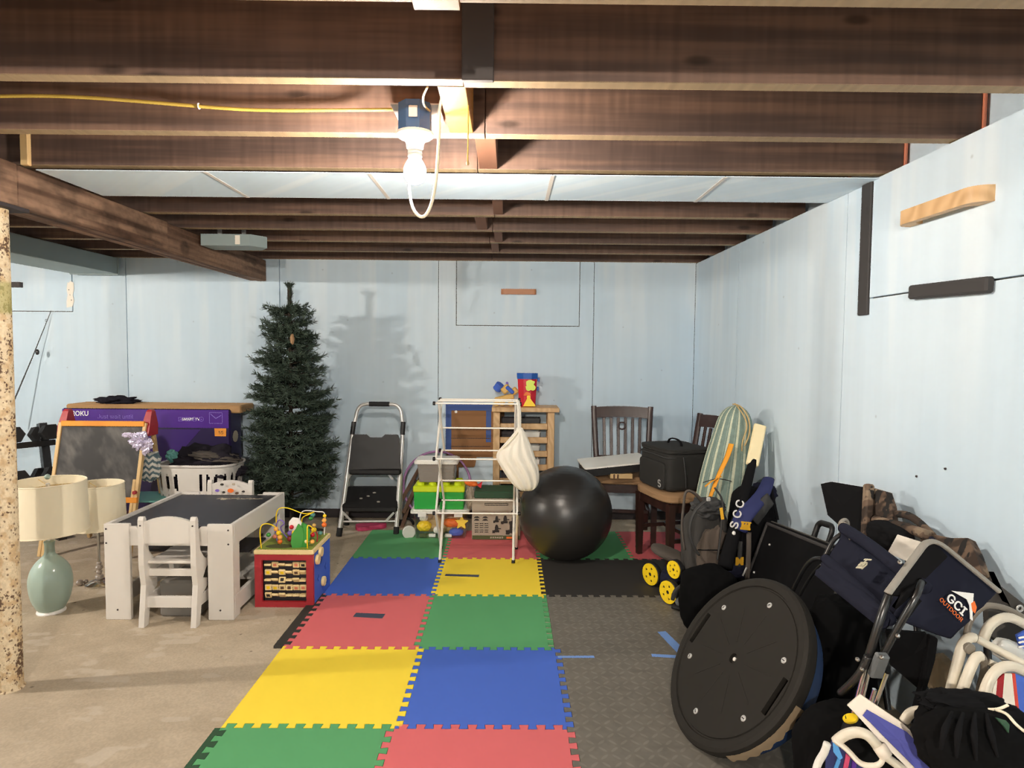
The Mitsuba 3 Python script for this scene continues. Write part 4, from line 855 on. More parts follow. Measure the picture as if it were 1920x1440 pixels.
tt.part('orange_shape', mv(extr(Polygon([(-.03, 0), (.03, 0), (.018, .022), (.0, .03), (-.018, .022)]), .012), fr((.145, 4.737, 1.01), (1, 0, 0), (0, 0, 1))), 'orange_plastic')
tk = Thing('toy_figure', 'blue and tan toy vehicle lying tilted on the pine shelf beside the red tub', 'toy')
tk.part('barrel', mv(cyl(.034, -.028, .028, 20), Mt(-.075, 4.80, 1.07, rx=20, ry=35)), 'foam_blue', smooth=30)
tk.part('body', mv(cb(.07, .07, .055, b=.008), Mt(-.02, 4.80, 1.055, ry=-40)), 'tan_plastic'); tk.part('stripe', mv(cb(.028, .08, .075, b=.006), Mt(.012, 4.79, 1.05, ry=-48)), 'foam_blue'); tk.part('front', mv(cb(.05, .07, .05, b=.008), Mt(.048, 4.80, 1.04, ry=-40)), 'tan_plastic')
for x, y in ((-.09, 4.765), (-.045, 4.76), (.02, 4.765)): tk.part('wheel', mv(cyl(.022, -.01, .01, 16), fr((x, y, .9455 if x != -.045 else .95), (1, 0, .2), (0, 0, 1))), 'tan_plastic', smooth=30)
tk.part('chassis', mv(cb(.15, .06, .04, b=.006), Mt(-.03, 4.80, .985, ry=-14)), 'tan_plastic'); tk.part('fin', mv(cb(.02, .02, .03, b=.004), Mt(-.01, 4.80, 1.095)), 'violet')
ka = Thing('kraft_sheet', 'brown cardboard sheet edged with blue tape standing against the back wall behind the rack', 'cardboard sheet')
kp = unary_union([sbox(-.492, .50, -.03, .930), Polygon([(-.43, .50), (-.42, .43), (-.41, .418), (-.275, .418), (-.262, .43), (-.25, .50)])])
ka.part('sheet', XZ(extr(kp, .006), 4.945), 'kraft')
for z in (.72, .65, .585): ka.part('crease', bx(-.455, -.14, 4.936, 4.9385, z - .003, z + .003, .0008), 'brown_wood')
for p in (sbox(-.497, .872, -.03, .933), sbox(-.497, .555, -.452, .8715), sbox(-.175, .62, -.135, .8715)): ka.part('tape_band', XZ(extr(p, .001), 4.9385), 'tape_blue', label='blue tape' if p.bounds[1] > .8 else None)
ka.part('white_mark', XZ(extr(Point(-.415, .862).buffer(.011), .001), 4.937), 'white')
for x in (-.40, -.08): ka.part('prop_leg', bx(x - .008, x + .008, 4.925, 4.9385, 0, .47 if x < -.3 else .505, .002), 'kraft')

# ================================================================ drying rack with a hanging bag
dk_ = Thing('drying_rack', 'white folding clothes drying rack standing on the red and yellow tiles', 'drying rack')
rx0, rx1, yf, yb_ = -.445, .062, 3.83, 4.17
zl = [.335, .675, 1.02]
for x, s_ in ((rx0, 1), (rx1, -1)):
    for i in range(2):
        dk_.part('scissor_bar', rod((x, yf, zl[i]), (x, yb_, zl[i + 1]), .0075, 10), 'white_enamel', smooth=40)
        dk_.part('scissor_bar', rod((x + s_ * .016, yb_, zl[i]), (x + s_ * .016, yf, zl[i + 1]), .0075, 10), 'white_enamel', smooth=40)
    dk_.part('leg', rod((x + s_ * .016, yb_, zl[0]), (x + s_ * .022, yf + .03, .025), .009, 10), 'white_enamel', smooth=40)
    dk_.part('leg', rod((x, yf, zl[0]), (x, yb_ - .03, .025), .009, 10), 'white_enamel', smooth=40)
    dk_.part('foot', rod((x + s_ * .022, yf + .032, .031), (x + s_ * .0225, yf + .029, .0125), .011, 10), 'black_plastic'); dk_.part('foot', rod((x, yb_ - .032, .031), (x, yb_ - .029, .0125), .011, 10), 'black_plastic')
    for i in range(3):
        for y in (yf, yb_): dk_.part('joint_cap', mv(cyl(.012, -.008, .008, 14), fr((x - s_ * .012, y, zl[i]), (0, 1, 0), (0, 0, 1))), 'black_plastic', smooth=30)
for y, z in ((yf, zl[0]), (yb_, zl[0]), (yf, zl[1]), (yb_, zl[1]), (yf, zl[2]), (yb_, zl[2]), (4.0, .505), (4.0, .848), (3.94, 1.028), (4.06, 1.028)):
    dk_.part('rod', rod((rx0, y, z), (rx1, y, z), .0055, 10), 'white_enamel', smooth=40)
for x in (rx0, rx1): dk_.part('top_bar', rod((x, yf, zl[2]), (x, yb_, zl[2]), .006, 10), 'white_enamel', smooth=40)
cbg = Thing('cloth_bag', 'cream cloth bag hanging by its strap from the corner of the drying rack', 'bag')
cbg.part('strap', tube(curve([(.058, 3.80, 1.045), (.066, 3.79, 1.0), (.070, 3.785, .93), (.070, 3.785, .875)], 16), [.014] * 17, 10, .35), 'cream_cloth', smooth=True)
rows = []
for z, xl, xr, d in ((.880, .055, .088, .02), (.855, .040, .102, .03), (.80, -.005, .128, .045), (.745, -.052, .150, .055), (.715, -.068, .160, .056), (.68, -.064, .172, .058), (.62, -.030, .190, .06), (.56, .010, .192, .055), (.52, .045, .178, .045), (.497, .075, .150, .02)):
    a = np.linspace(0, 2 * np.pi, 56, endpoint=False)
    w = 1 + .5 * (np.abs(np.sin(a * 5.5 + z * 9)) - .5) * np.clip((.9 - z) * 4, 0, 1)
    rows.append(np.c_[(xl + xr) / 2 + (xr - xl) / 2 * np.cos(a) * (1 + .02 * np.sin(a * 7)), 3.765 + d * np.sin(a) * w, np.full(56, z)])
R_ = np.array(rows); tq = np.arange(len(R_)); R_ = CubicSpline(tq, R_, axis=0)(np.linspace(0, len(R_) - 1, 40))
cbg.part('body', loft(R_), 'cream_cloth', smooth=True)
for pa, pb in (((.06, 3.722, .86), (-.05, 3.745, .74)), ((-.055, 3.75, .70), (.07, 3.735, .515))): cbg.part('drawcord', tube(curve([pa, (np.array(pa) + pb) / 2 + (0, -.022, -.004), pb], 12), .004, 6), 'white_cord', smooth=True)

# exercise ball
eb = Thing('exercise_ball', 'large glossy black exercise ball on the floor tiles', 'exercise ball')
sphere = trimesh.creation.icosphere(5, .302); vz = sphere.vertices
lat = np.arcsin(np.clip(vz[:, 2] / .302, -1, 1)); vz *= (1 - .0035 * np.exp(-((np.mod(lat * 9 + .5, 1) - .5) / .14) ** 2) * (np.abs(lat) > .35))[:, None]
vz[:, 2] = np.where(vz[:, 2] < -.288, -.288 - (vz[:, 2] + .288) * 0, vz[:, 2]); sphere.vertices = vz
eb.part('shell', mv(sphere, trimesh.transformations.translation_matrix((.376, 3.99, .3015)) @ Mt(rz=30)), 'ball', smooth=True)
# ================================================================ dining chairs and what stands on them
def dining_chair(x, y, rz, label, k=1.0):
    """faces -y in its own frame"""
    C = Thing('dining_chair', label, 'chair', M=Mt(x, y, 0, rz=rz, s=k))
    w, d = .215, .20
    for s in (-1, 1):
        C.part('front_leg', loft([[(s * (w - .022) + a * q, -d + .022 + b * q, z) for a, b in ((-1, -1), (1, -1), (1, 1), (-1, 1))] for z, q in ((0, .016), (.25, .02), (.43, .022))]), 'cherry')
        C.part('rear_post', tube(curve([(s * (w - .03), d + .055, .0), (s * (w - .03), d + .005, .22), (s * (w - .03), d - .012, .44), (s * (w - .018), d + .02, .66), (s * (w - .002), d + .075, .935)], 20), .021, 8, .85), 'cherry', smooth=40)
        C.part('side_rail', bx(s * (w - .03) - .011, s * (w - .03) + .011, -d + .04, d - .03, .375, .435, .002), 'cherry')
        C.part('side_stretcher', bx(s * (w - .03) - .009, s * (w - .03) + .009, -d + .04, d - .01, .19, .215, .002), 'cherry')
    C.part('front_rail', bx(-w + .04, w - .04, -d + .012, -d + .034, .375, .435, .002), 'cherry'); C.part('back_rail', bx(-w + .04, w - .04, d - .03, d - .01, .375, .435, .002), 'cherry')
    C.part('cross_stretcher', bx(-w + .04, w - .04, -.01, .01, .19, .213, .002), 'cherry')
    C.part('seat_cushion', mv(blob((0, 0, 0), (w + .008, d + .012, .032), 5, .02, 3, 3), Mt(0, -.008, .462)), 'tan_suede', smooth=True, label='tan suede seat pad')
    th = [sheet([(-w + .02, d + .030, .70), (w - .02, d + .030, .70), (w - .01, d + .07, .915), (-w + .01, d + .07, .915)], .02, 16, 2, 0)]
    def yb(z): return d - .012 + .087 * max(0, (z - .44) / .495) ** 1.25
    def band(z0, z1, t=.02):
        u = np.linspace(-w + .018, w - .018, 15); dy = .018 * (1 - (u / w) ** 2)
        P = np.array([[(q * (1 + .03 * (z - .7)), yb(z) + e, z + .010 * (1 - (q / w) ** 2) * (z1 > .8)) for q, e in zip(u, dy)] for z in (z0, z1)])
        n = np.array([0, -1, .2]); n = n / np.linalg.norm(n); return grid_solid(P + n * t / 2, P - n * t / 2)
    C.part('crest_rail', band(.845, .925), 'cherry', smooth=40); C.part('lower_rail', band(.53, .57), 'cherry', smooth=40)
    for i in range(6):
        q = -.135 + i * .054; e = .018 * (1 - (q / w) ** 2)
        C.part('back_slat', bar((q * .95, yb(.56) + e, .56), (q, yb(.85) + e, .85), .022, .012, (0, 1, 0)), 'cherry')
    C.part('slat_ornament', mv(trimesh.creation.torus(.026, .006, 24, 8), fr((0, yb(.79) + .010, .79), (1, 0, 0), (0, .2, 1))), 'cherry', smooth=True)
    return C
dining_chair(.835, 4.43, -6, 'dark cherry dining chair facing the room with a tray on its seat')
dining_chair(1.10, 3.93, -74, 'dark cherry dining chair turned sideways, carrying the black cooler bag', 1.0)
ty_ = Thing('serving_tray', 'black tray with a white upper edge lying across the seat of the left dining chair', 'tray')
M_ = fr((.735, 4.32, .575), (1, .05, .10), (0, 1, .02))
ty_.part('base', mv(extr(sbox(-.20, -.15, .20, .13).buffer(.02), .05), M_ @ Mt(0, 0, -.045)), 'black_plastic'); ty_.part('lid', mv(extr(sbox(-.205, -.155, .205, .135).buffer(.022), .012), M_ @ Mt(0, 0, .006)), 'white_plastic', label='white lid')
wk = Thing('wooden_block', 'small pale wooden box under the black tray on the left dining chair', 'box')
wk.part('body', bx(.69, .84, 4.14, 4.26, .4945, .528, .003), 'tan_wood'); wk.part('groove', bx(.71, .72, 4.137, 4.141, .497, .526, .0005), 'brown_wood'); wk.part('groove', bx(.735, .745, 4.137, 4.141, .497, .526, .0005), 'brown_wood')
co = Thing('cooler_bag', 'black soft cooler bag with a silver emblem on the sideways dining chair', 'cooler bag', M=Mt(1.06, 3.925, .4945, rz=-74))
co.part('body', blob((0, 0, .125), (.185, .15, .125), 9, .015, 3, 4), 'cooler_cloth', smooth=True)
co.part('top_flap', blob((0, 0, .25), (.190, .155, .018), 7, .03, 3, 5), 'cooler_cloth', smooth=True)
co.part('front_pocket', blob((-.0, -.15, .095), (.155, .018, .085), 8, .02, 3, 6), 'cooler_cloth', smooth=True)
co.part('zip', tube(curve([(-.187, -.10, .215), (-.17, -.152, .215), (0, -.157, .218), (.17, -.152, .215), (.187, -.10, .215)], 24), .004, 6), 'dark_grey', smooth=True)
co.part('handle', tube(curve([(-.08, .0, .265), (-.06, 0, .295), (.06, 0, .295), (.08, 0, .265)], 20), .009, 8, .5), 'black_cloth', smooth=True)
co.part('emblem', text('S', .045, (.10, -.1705, .025), (1, 0, .2), (-.2, 0, 1), .002, True), 'steel', label='silver letter emblem')
co.part('side_strap', tube(curve([(.187, -.05, .22), (.197, -.04, .12), (.192, -.03, .03)], 14), .010, 8, .4), 'dark_grey', smooth=True)

# striped bag, bat, packs
def along(c0, c1, prof, n=48, up=(0, 1, 0), squash=1.0, ripple=0.0, k=9):
    c0, c1 = np.asarray(c0, float), np.asarray(c1, float); d = (c1 - c0) / np.linalg.norm(c1 - c0); L = np.linalg.norm(c1 - c0)
    a = np.cross(d, up); a /= np.linalg.norm(a); b = np.cross(d, a); g = np.linspace(0, 2 * np.pi, n + 1)
    P = np.array(prof); P = CubicSpline(np.arange(len(P)), P)(np.linspace(0, len(P) - 1, 48)); out = []
    for t, r in P:
        rr = r * (1 + ripple * np.sin(g * k))
        out.append(c0 + d * t * L + np.cos(g)[:, None] * a * rr[:, None] + np.sin(g)[:, None] * b * rr[:, None] * squash)
    V = np.array(out); m, q = V.shape[:2]; i, j = np.meshgrid(np.arange(m - 1), np.arange(q - 1), indexing='ij'); i = (i * q + j).ravel()
    F = np.vstack([np.c_[i, i + 1, i + q + 1], np.c_[i, i + q + 1, i + q]]); uv = np.stack(np.meshgrid(np.arange(m) / m, np.linspace(0, 1, q), indexing='ij')[::-1], -1).reshape(-1, 2)
    mesh = trimesh.Trimesh(V.reshape(-1, 3), F, process=False)
    if mesh.volume < 0: mesh.invert()
    return mesh, uv
sb = Thing('striped_bag', 'tall pale green and cream striped drawstring bag with an orange strap, leaning by the corner', 'bag')
B0, B1 = (1.165, 3.50, .015), (1.305, 3.53, 1.045)
m_, uv_ = along(B0, B1, [(0, .002), (.0, .10), (.03, .132), (.15, .142), (.35, .150), (.55, .146), (.72, .128), (.86, .104), (.94, .085), (.985, .05), (1.0, .012)], ripple=.012, k=13)
sb.part('body', m_, 'striped', smooth=True, uv=uv_)
sb.part('strap', tube(curve([(1.221, 3.375, 0.849), (1.191, 3.36, 0.77), (1.156, 3.355, 0.697), (1.122, 3.35, 0.61), (1.104, 3.36, 0.549)], 24), np.linspace(.018, .012, 25), 8, .25), 'orange_strap', smooth=True, label='orange strap')
sb.part('strap', tube(curve([(1.162, 3.352, 0.674), (1.121, 3.35, 0.654), (1.082, 3.37, 0.614)], 12), .010, 8, .25), 'orange_strap', smooth=True)
for i in range(2): sb.part('drawcord', tube(curve([(1.281, 3.5, 1.059), (1.294, 3.42, 1.012), (1.309, 3.39, 0.942), (1.288, 3.385, 0.869), (1.284, 3.385, 0.807)] if i == 0 else [(1.269, 3.5, 1.056), (1.289, 3.44, 1.049), (1.32, 3.4, 0.985), (1.322, 3.39, 0.898), (1.298, 3.385, 0.837)], 30), .004, 6), 'cable_tan', smooth=True)
sb.part('seam_cord', tube(curve([(1.069, 3.37, 0.635), (1.139, 3.345, 0.661), (1.227, 3.37, 0.642)], 16), .0025, 6), 'rail_dark', smooth=True)
bt = Thing('cricket_bat', 'bat with a pale wooden end and a black lettered sleeve leaning against the right wall', 'bat')
ba, bb_, bc = np.array((1.386, 3.4, 0.95)), np.array((1.311, 3.3, 0.764)), np.array((1.145, 3.07, 0.483))
bt.part('blade', bar(bb_ + (bb_ - ba) * .1, ba, .064, .03, (.3, 1, .1), .006), 'bat_wood', label='pale wooden end')
bt.part('sleeve', tube(curve([bb_ + (ba - bb_) * .04, bb_ * .6 + bc * .4, bc, bc + (bc - bb_) * .6], 20), np.linspace(.022, .037, 21), 12, .7), 'black_cloth', smooth=True, label='black sleeve')
for i, ch in enumerate('CCS'):
    o = np.array((1.192, 3.075, 0.593)) + (bc - bb_) * (.02 + .15 * i)
    bt.part('lettering', text(ch, .042, o + (-.02, -.012, -.02), (.30, .05, .95), (-.95, -.12, .30), .002, True), 'white')
def U(v): return np.asarray(v, float)
bp_ = Thing('backpack', 'dark grey and brown backpack with looped straps standing in front of the sideways dining chair', 'backpack')
bp_.part('body', blob((1.055, 3.27, .27), (.115, .10, .26), 3.2, .16, 2.4, 31), 'grey_pack', smooth=True)
bp_.part('front_pocket', blob((1.065, 3.175, .24), (.080, .055, .20), 3, .2, 2.6, 14), 'brown_pack', smooth=True)
bp_.part('lower_pocket', blob((1.02, 3.17, .12), (.085, .06, .10), 3, .2, 2.6, 17), 'grey_pack', smooth=True)
bp_.part('hood', blob((1.055, 3.24, .525), (.085, .07, .055), 2.4, .3, 3, 19), 'dark_grey', smooth=True)
bp_.part('strap', tube(curve([(0.993, 3.14, 0.586), (0.948, 3.12, 0.632), (0.91, 3.12, 0.643), (0.895, 3.12, 0.577), (0.889, 3.12, 0.467), (0.906, 3.12, 0.343)], 40), .015, 10, .45), 'brown_grey', smooth=True)
bp_.part('strap', tube(curve([(1.005, 3.1, 0.602), (0.949, 3.09, 0.557), (0.919, 3.09, 0.476), (0.929, 3.09, 0.394), (0.971, 3.1, 0.323)], 40), .013, 10, .45), 'dark_grey', smooth=True)
bp_.part('strap', tube(curve([(1.044, 3.1, 0.664), (1.08, 3.1, 0.61), (1.085, 3.1, 0.529), (1.077, 3.1, 0.406), (1.067, 3.1, 0.296)], 40), .009, 10, .5), 'dark_grey', smooth=True)
for i in range(3): bp_.part('compression_strap', tube(curve([(.985, 3.155 - .01 * i, .33 - .09 * i), (1.06, 3.105, .345 - .09 * i), (1.14, 3.15, .33 - .09 * i)], 14), .006, 8, .5), 'black_cloth', smooth=True)
bp_.part('buckle', cb(.02, .012, .02, (1.01, 3.09, 0.609), .003), 'steel'); bp_.part('brand_tag', bar((1.073, 3.085, 0.568), (1.083, 3.085, 0.508), .016, .004, (0, 1, 0)), 'gold', label='yellow tag')
nb = Thing('bat_bag', 'navy and black sports backpack with gold emblems, holding the bat, against the right wall', 'sports bag')
nb.part('body', blob((1.31, 3.285, .32), (.12, .09, .315), 3.4, .12, 2.4, 41), 'black_cloth', smooth=True)
nb.part('shoulder_panel', tube(curve([(1.399, 3.3, 0.672), (1.32, 3.18, 0.621), (1.236, 3.09, 0.578), (1.171, 3.05, 0.524), (1.152, 3.05, 0.47)], 30), np.interp(np.linspace(0, 1, 31), [0, .5, 1], [.030, .042, .050]), 12, .45), 'navy_bright', smooth=True, label='navy padded panel')
nb.part('collar', blob((1.375, 3.30, .60), (.06, .06, .05), 2.4, .25, 3, 5), 'navy', smooth=True); nb.part('mesh_pocket', sheet([(1.197, 3.07, 0.545), (1.252, 3.07, 0.484), (1.342, 3.1, 0.585), (1.313, 3.11, 0.637)], .012, 10, 10, .01, .006, 3), 'dark_grey', smooth=True)
nb.part('emblem', flat(unary_union([sbox(-.022, -.018, .022, .018).difference(sbox(-.010, .004, -.004, .018)).difference(sbox(.004, .004, .010, .018)), sbox(-.026, -.022, .026, -.012), sbox(-.026, .012, .026, .018)]), (1.166, 3, 0.503), (1, .1, -.12), (.12, 0, 1), .004), 'gold', label='gold emblem')
nb.part('emblem', flat(Polygon([(-.02, -.02), (-.008, -.02), (0, -.008), (.008, -.02), (.02, -.02), (.02, .02), (.008, .02), (0, .006), (-.008, .02), (-.02, .02)]), (1.14, 3, 0.325), (1, .1, 0), (0, 0, 1), .004), 'gold', label='gold emblem')
nb.part('hanging_strap', tube(curve([(1.191, 3.02, 0.463), (1.185, 3, 0.384), (1.183, 3, 0.277), (1.188, 3.02, 0.203)], 20), .012, 8, .4), 'brown_grey', smooth=True)
nb.part('hanging_strap', tube(curve([(1.15, 3.02, 0.417), (1.145, 3.01, 0.354), (1.142, 3.01, 0.295)], 12), .011, 8, .4), 'dark_grey', smooth=True)
nb.part('base_flap', blob((1.156, 3.06, 0.256), (.055, .03, .035), 2.4, .2, 3, 8), 'navy', smooth=True)
nb.part('buckle', bar((1.173, 2.99, 0.297), (1.152, 2.985, 0.256), .008, .006, (0, 1, 0)), 'steel'); nb.part('bottle_cap', blob((1.117, 3.02, 0.457), (.009, .009, .012), sub=2), 'white', smooth=True)
nb.part('side_strap', tube(curve([(1.378, 3.22, 0.649), (1.391, 3.2, 0.561), (1.402, 3.18, 0.482)], 14), .012, 8, .4), 'black_cloth', smooth=True)

# wheeled roller and the round black bag
ab = Thing('exercise_roller', 'wheeled exercise roller with a grey pad and yellow-hubbed wheels on the black mat', 'exercise roller')
def wheel(c, ax, r=.066):
    k = ab.part('wheel', mv(cyl(r, -.018, .018, 32, .006), fr(c, np.cross(ax, (0, 0, 1)), (0, 0, 1))), 'rubber', smooth=30)
    hub = Point(0, 0).buffer(r * .93).difference(Point(0, 0).buffer(r * .16))
    for i in range(5): hub = hub.difference(Point(r * .55 * math.cos(i * 1.2566), r * .55 * math.sin(i * 1.2566)).buffer(r * .10))
    ab.part('hub', mv(extr(hub, .006), fr(U(c) + U(ax) * .016, np.cross((0, 0, 1), ax), (0, 0, 1))), 'yellow_plastic', under=k, label='yellow hub')
ax_ = U((-.86, -.50, .02)); ax_ = ax_ / np.linalg.norm(ax_)
wheel((.835, 3.50, .0785), ax_); wheel((.868, 3.235, .0785), ax_, .064); wheel((.90, 3.25, .195), ax_, .050)
ab.part('body', blob((.93, 3.37, .10), (.075, .10, .055), 4, .05, 3, 4, M=Mt(rz=-25)), 'navy', smooth=True)
ab.part('axle', rod((.835, 3.50, .08), (.93, 3.47, .085), .012, 10), 'black_plastic'); ab.part('axle', rod((.90, 3.25, .195), (.94, 3.36, .12), .012, 10), 'black_plastic'); ab.part('axle', rod((.868, 3.235, .08), (.95, 3.28, .085), .012, 10), 'black_plastic')
ab.part('knee_pad', blob((.925, 3.46, .205), (.115, .075, .028), 2.6, .03, 3, 3, M=Mt(ry=18, rz=-20)), 'brown_grey', smooth=True, label='grey-brown padded rest')
ab.part('guard', tube(curve([(.875, 3.19, .055), (.885, 3.165, .115), (.93, 3.15, .145), (.975, 3.16, .12), (.985, 3.165, .08)], 24), .017, 10, .6), 'dark_grey', smooth=True)
ab.part('guard', blob((.935, 3.16, .06), (.06, .03, .025), 3, .05, 3, 6, M=Mt(ry=-15)), 'guard_grey', smooth=True)
ab.part('foot_bar', tube(curve([(.86, 3.16, .03), (.93, 3.12, .030), (1.02, 3.11, .032)], 12), .016, 10, .7), 'rubber', smooth=True)
Thing('black_duffel', 'round soft black bag between the backpack and the balance trainer', 'bag').solo(blob((.965, 2.90, .165), (.137, .14, .163), 2.6, .10, 2.4, 9, flat=-.15), 'deep_black', smooth=True)

# large black case against the wall
bcx = Thing('black_case', 'large flat black carrying case with a handle leaning against the right wall', 'case')
p00, p10, p11, p01 = U((1.15, 3.02, .02)), U((1.15, 2.26, .02)), U((1.33, 2.30, .585)), U((1.33, 3.06, .50))
nrm = np.cross(p10 - p00, p01 - p00); nrm /= np.linalg.norm(nrm); nrm = nrm * np.sign(-nrm[0])
bcx.part('shell', loft([[p + nrm * o for p in (p00, p10, p11, p01)] for o in (-.035, -.031, .031, .035)]), 'black_panel')
def on(u, v, o=.036): return p00 * (1 - u) * (1 - v) + p10 * u * (1 - v) + p11 * u * v + p01 * (1 - u) * v + nrm * o
fr_ = [on(.02, .97), on(.98, .97), on(.98, .03), on(.02, .03), on(.02, .97)]
bcx.part('edge_trim', tube(rounded(fr_, .04), .008, 8), 'rail_dark', smooth=True)
bcx.part('top_zip', tube([on(.0, 1.0, .01), on(1.0, 1.0, .01)], .006, 8), 'piping_dark', smooth=True)
bcx.part('handle', tube(rounded([on(.53, 1.0, 0), on(.53, 1.13, 0), on(.69, 1.13, 0), on(.69, 1.0, 0)], .03), .013, 10, .8), 'black_plastic', smooth=True, label='black carrying handle')
for u, v in ((.15, .8), (.3, .25), (.08, .5)): bcx.part('rivet', blob(on(u, v, .036), (.006, .006, .006), sub=2), 'steel', smooth=True)

# ================================================================ dome balance trainer
dn = Thing('balance_trainer', 'black round platform balance trainer tipped on its blue dome at the right foreground', 'balance trainer')
nD = U((-.80, -.14, .58)); nD /= np.linalg.norm(nD); eD = np.cross((0, 0, 1), nD); eD /= np.linalg.norm(eD); fD = np.cross(nD, eD)
MD = np.eye(4); MD[:3, 0], MD[:3, 1], MD[:3, 2], MD[:3, 3] = eD, fD, nD, (.795, 2.125, .275); dn.M = MD
RD = .315
prof = [(0, -.012), (.018, -.012), (.018, 0), (.268, 0), (.270, -.004), (.2755, -.004), (.278, .003), (.300, .004), (.311, -.002), (.315, -.014), (.314, -.035), (.305, -.048), (.295, -.055), (0, -.055)]
pl_ = lathe(prof, 96)
slot = mf.Manifold.extrude(mf.CrossSection([np.array([(-.012, -.065), (.012, -.065), (.012, .065), (-.012, .065)])]), .06)
pm = mf.Manifold(mf.Mesh(np.array(pl_.vertices, np.float32), np.array(pl_.faces, np.uint32)))
try:
    for s in (-1, 1): pm = pm - slot.translate((s * .245, 0, -.03))
    if pm.num_tri() < 100: raise ValueError
    dn.part('platform', pm, 'platform', smooth=25)
except Exception:
    dn.part('platform', pl_, 'platform', smooth=25)
for i in range(6):
    a = math.radians(28 + i * 60); c = (.225 * math.cos(a), .225 * math.sin(a))
    k = dn.part('screw', mv(cyl(.0105, -.001, .004, 20, .0015), Mt(*c)), 'steel', smooth=30); dn.part('screw_slot', mv(cb(.012, .003, .0012, (0, 0, .0042), .0003), Mt(*c, rz=i * 37)), 'base_dark', under=k)
dn.part('valve', mv(cyl(.007, -.02, -.004, 12, .001), Mt()), 'white_plastic', smooth=30)
for i in range(10):
    a = math.radians(i * 36 + 12); dn.part('face_ridge', mv(cb(.13, .006, .0016, b=.0006), Mt(.125 * math.cos(a), .125 * math.sin(a), .0004, rz=math.degrees(a))), 'platform')
a = np.linspace(0, np.pi / 2, 14); dome = [(.292 * math.cos(t), -.054 - .165 * math.sin(t)) for t in a]; dome[-1] = (0, dome[-1][1])
dn.part('dome', lathe([(0, -.05), (.292, -.05)] + dome, 72), 'dome_blue', smooth=40, label='blue rubber dome')
ws, we = math.radians(-52), math.radians(4); ts = np.linspace(ws, we, 30)
wr_ = np.array([[( (RD + .0012 - (.004 if h_ < .5 else 0)) * math.cos(t), (RD + .0012 - (.004 if h_ < .5 else 0)) * math.sin(t), -.012 - .034 * h_ * (1 + .15 * math.sin(t * 40))) for h_ in (0, .5, 1)] for t in ts])
nn = wr_ * [1, 1, 0]; nn /= np.linalg.norm(nn, axis=2, keepdims=True)
dn.part('worn_tape', grid_solid(wr_ + nn * .0015, wr_ - nn * .001), 'brown_tape', smooth=30, label='torn brown tape on the rim')
# ================================================================ folded chairs along the right wall
def cloth(pts, t=.006):
    """thin cloth through a ring of points, t thick across its own plane"""
    p = np.asarray(pts, float); c = p.mean(0); n = np.linalg.svd(p - c)[2][2]; n = n * (1 if n[1] < 0 else -1)
    return loft([p - n * t / 2, p + n * t / 2])
# camouflage chair behind the others
ca = Thing('camo_chair', 'folded camouflage camp chair with a black pocket panel behind the navy chair', 'camp chair')
ca.part('pocket_panel', cloth([(1.36, 2.651, 0.782), (1.38, 2.607, 0.801), (1.36, 2.33, 0.838), (1.34, 2.307, 0.644), (1.34, 2.369, 0.638), (1.35, 2.566, 0.669)], .02), 'black_cloth', label='black pocket panel')
ca.part('frame_post', bar((1.35, 2.297, 0.858), (1.3, 2.219, 0.576), .034, .03, (1, 0, 0), .006), 'camo')
ca.part('back_panel', cloth([(1.37, 2.313, 0.842), (1.38, 2.218, 0.844), (1.38, 2.187, 0.797), (1.37, 2.158, 0.741), (1.36, 2.268, 0.736)], .02), 'camo')
ca.part('arm_rest', tube(curve([(1.345, 2.243, 0.739), (1.35, 2.162, 0.746), (1.36, 2.084, 0.753), (1.37, 1.996, 0.755)], 24), .017, 10), 'camo', smooth=True)
ca.part('arm_rest', tube(curve([(1.385, 2.19, 0.773), (1.39, 2.124, 0.785), (1.4, 2.068, 0.769), (1.4, 2.014, 0.747)], 24), .013, 10), 'camo', smooth=True)
ca.part('seat_cloth', cloth([(1.4, 2.048, 0.745), (1.42, 1.939, 0.757), (1.43, 1.881, 0.775), (1.42, 1.835, 0.743), (1.41, 1.79, 0.694), (1.38, 1.877, 0.646), (1.36, 2.01, 0.667)], .03), 'camo')
ca.part('hanging_pouch', blob((1.33, 2.128, 0.712), (.05, .09, .045), 3, .1, 3, 4), 'black_cloth', smooth=True)
ca.part('cup_pouch', blob((1.245, 1.74, 0.427), (.028, .03, .055), 3.2, .12, 3, 5), 'camo_tan', smooth=True); ca.part('strap', tube(curve([(1.221, 1.73, 0.397), (1.231, 1.72, 0.363), (1.239, 1.71, 0.314)], 12), .008, 8, .5), 'camo_tan', smooth=True)
for a, b in (((1.3, 2.205, 0.62), (1.3, 2.05, 0.137)), ((1.37, 2.095, 0.676), (1.293, 1.86, 0.3))): ca.part('leg', rod(a, b, .010, 10), 'black_metal', smooth=40)
Thing('paper_tag', 'white paper instruction tag hanging on the camouflage chair', 'tag').solo(cloth([(1.27, 1.99, 0.758), (1.27, 1.875, 0.769), (1.26, 1.886, 0.736), (1.255, 1.917, 0.695), (1.265, 2.031, 0.683)], .002), 'paper')
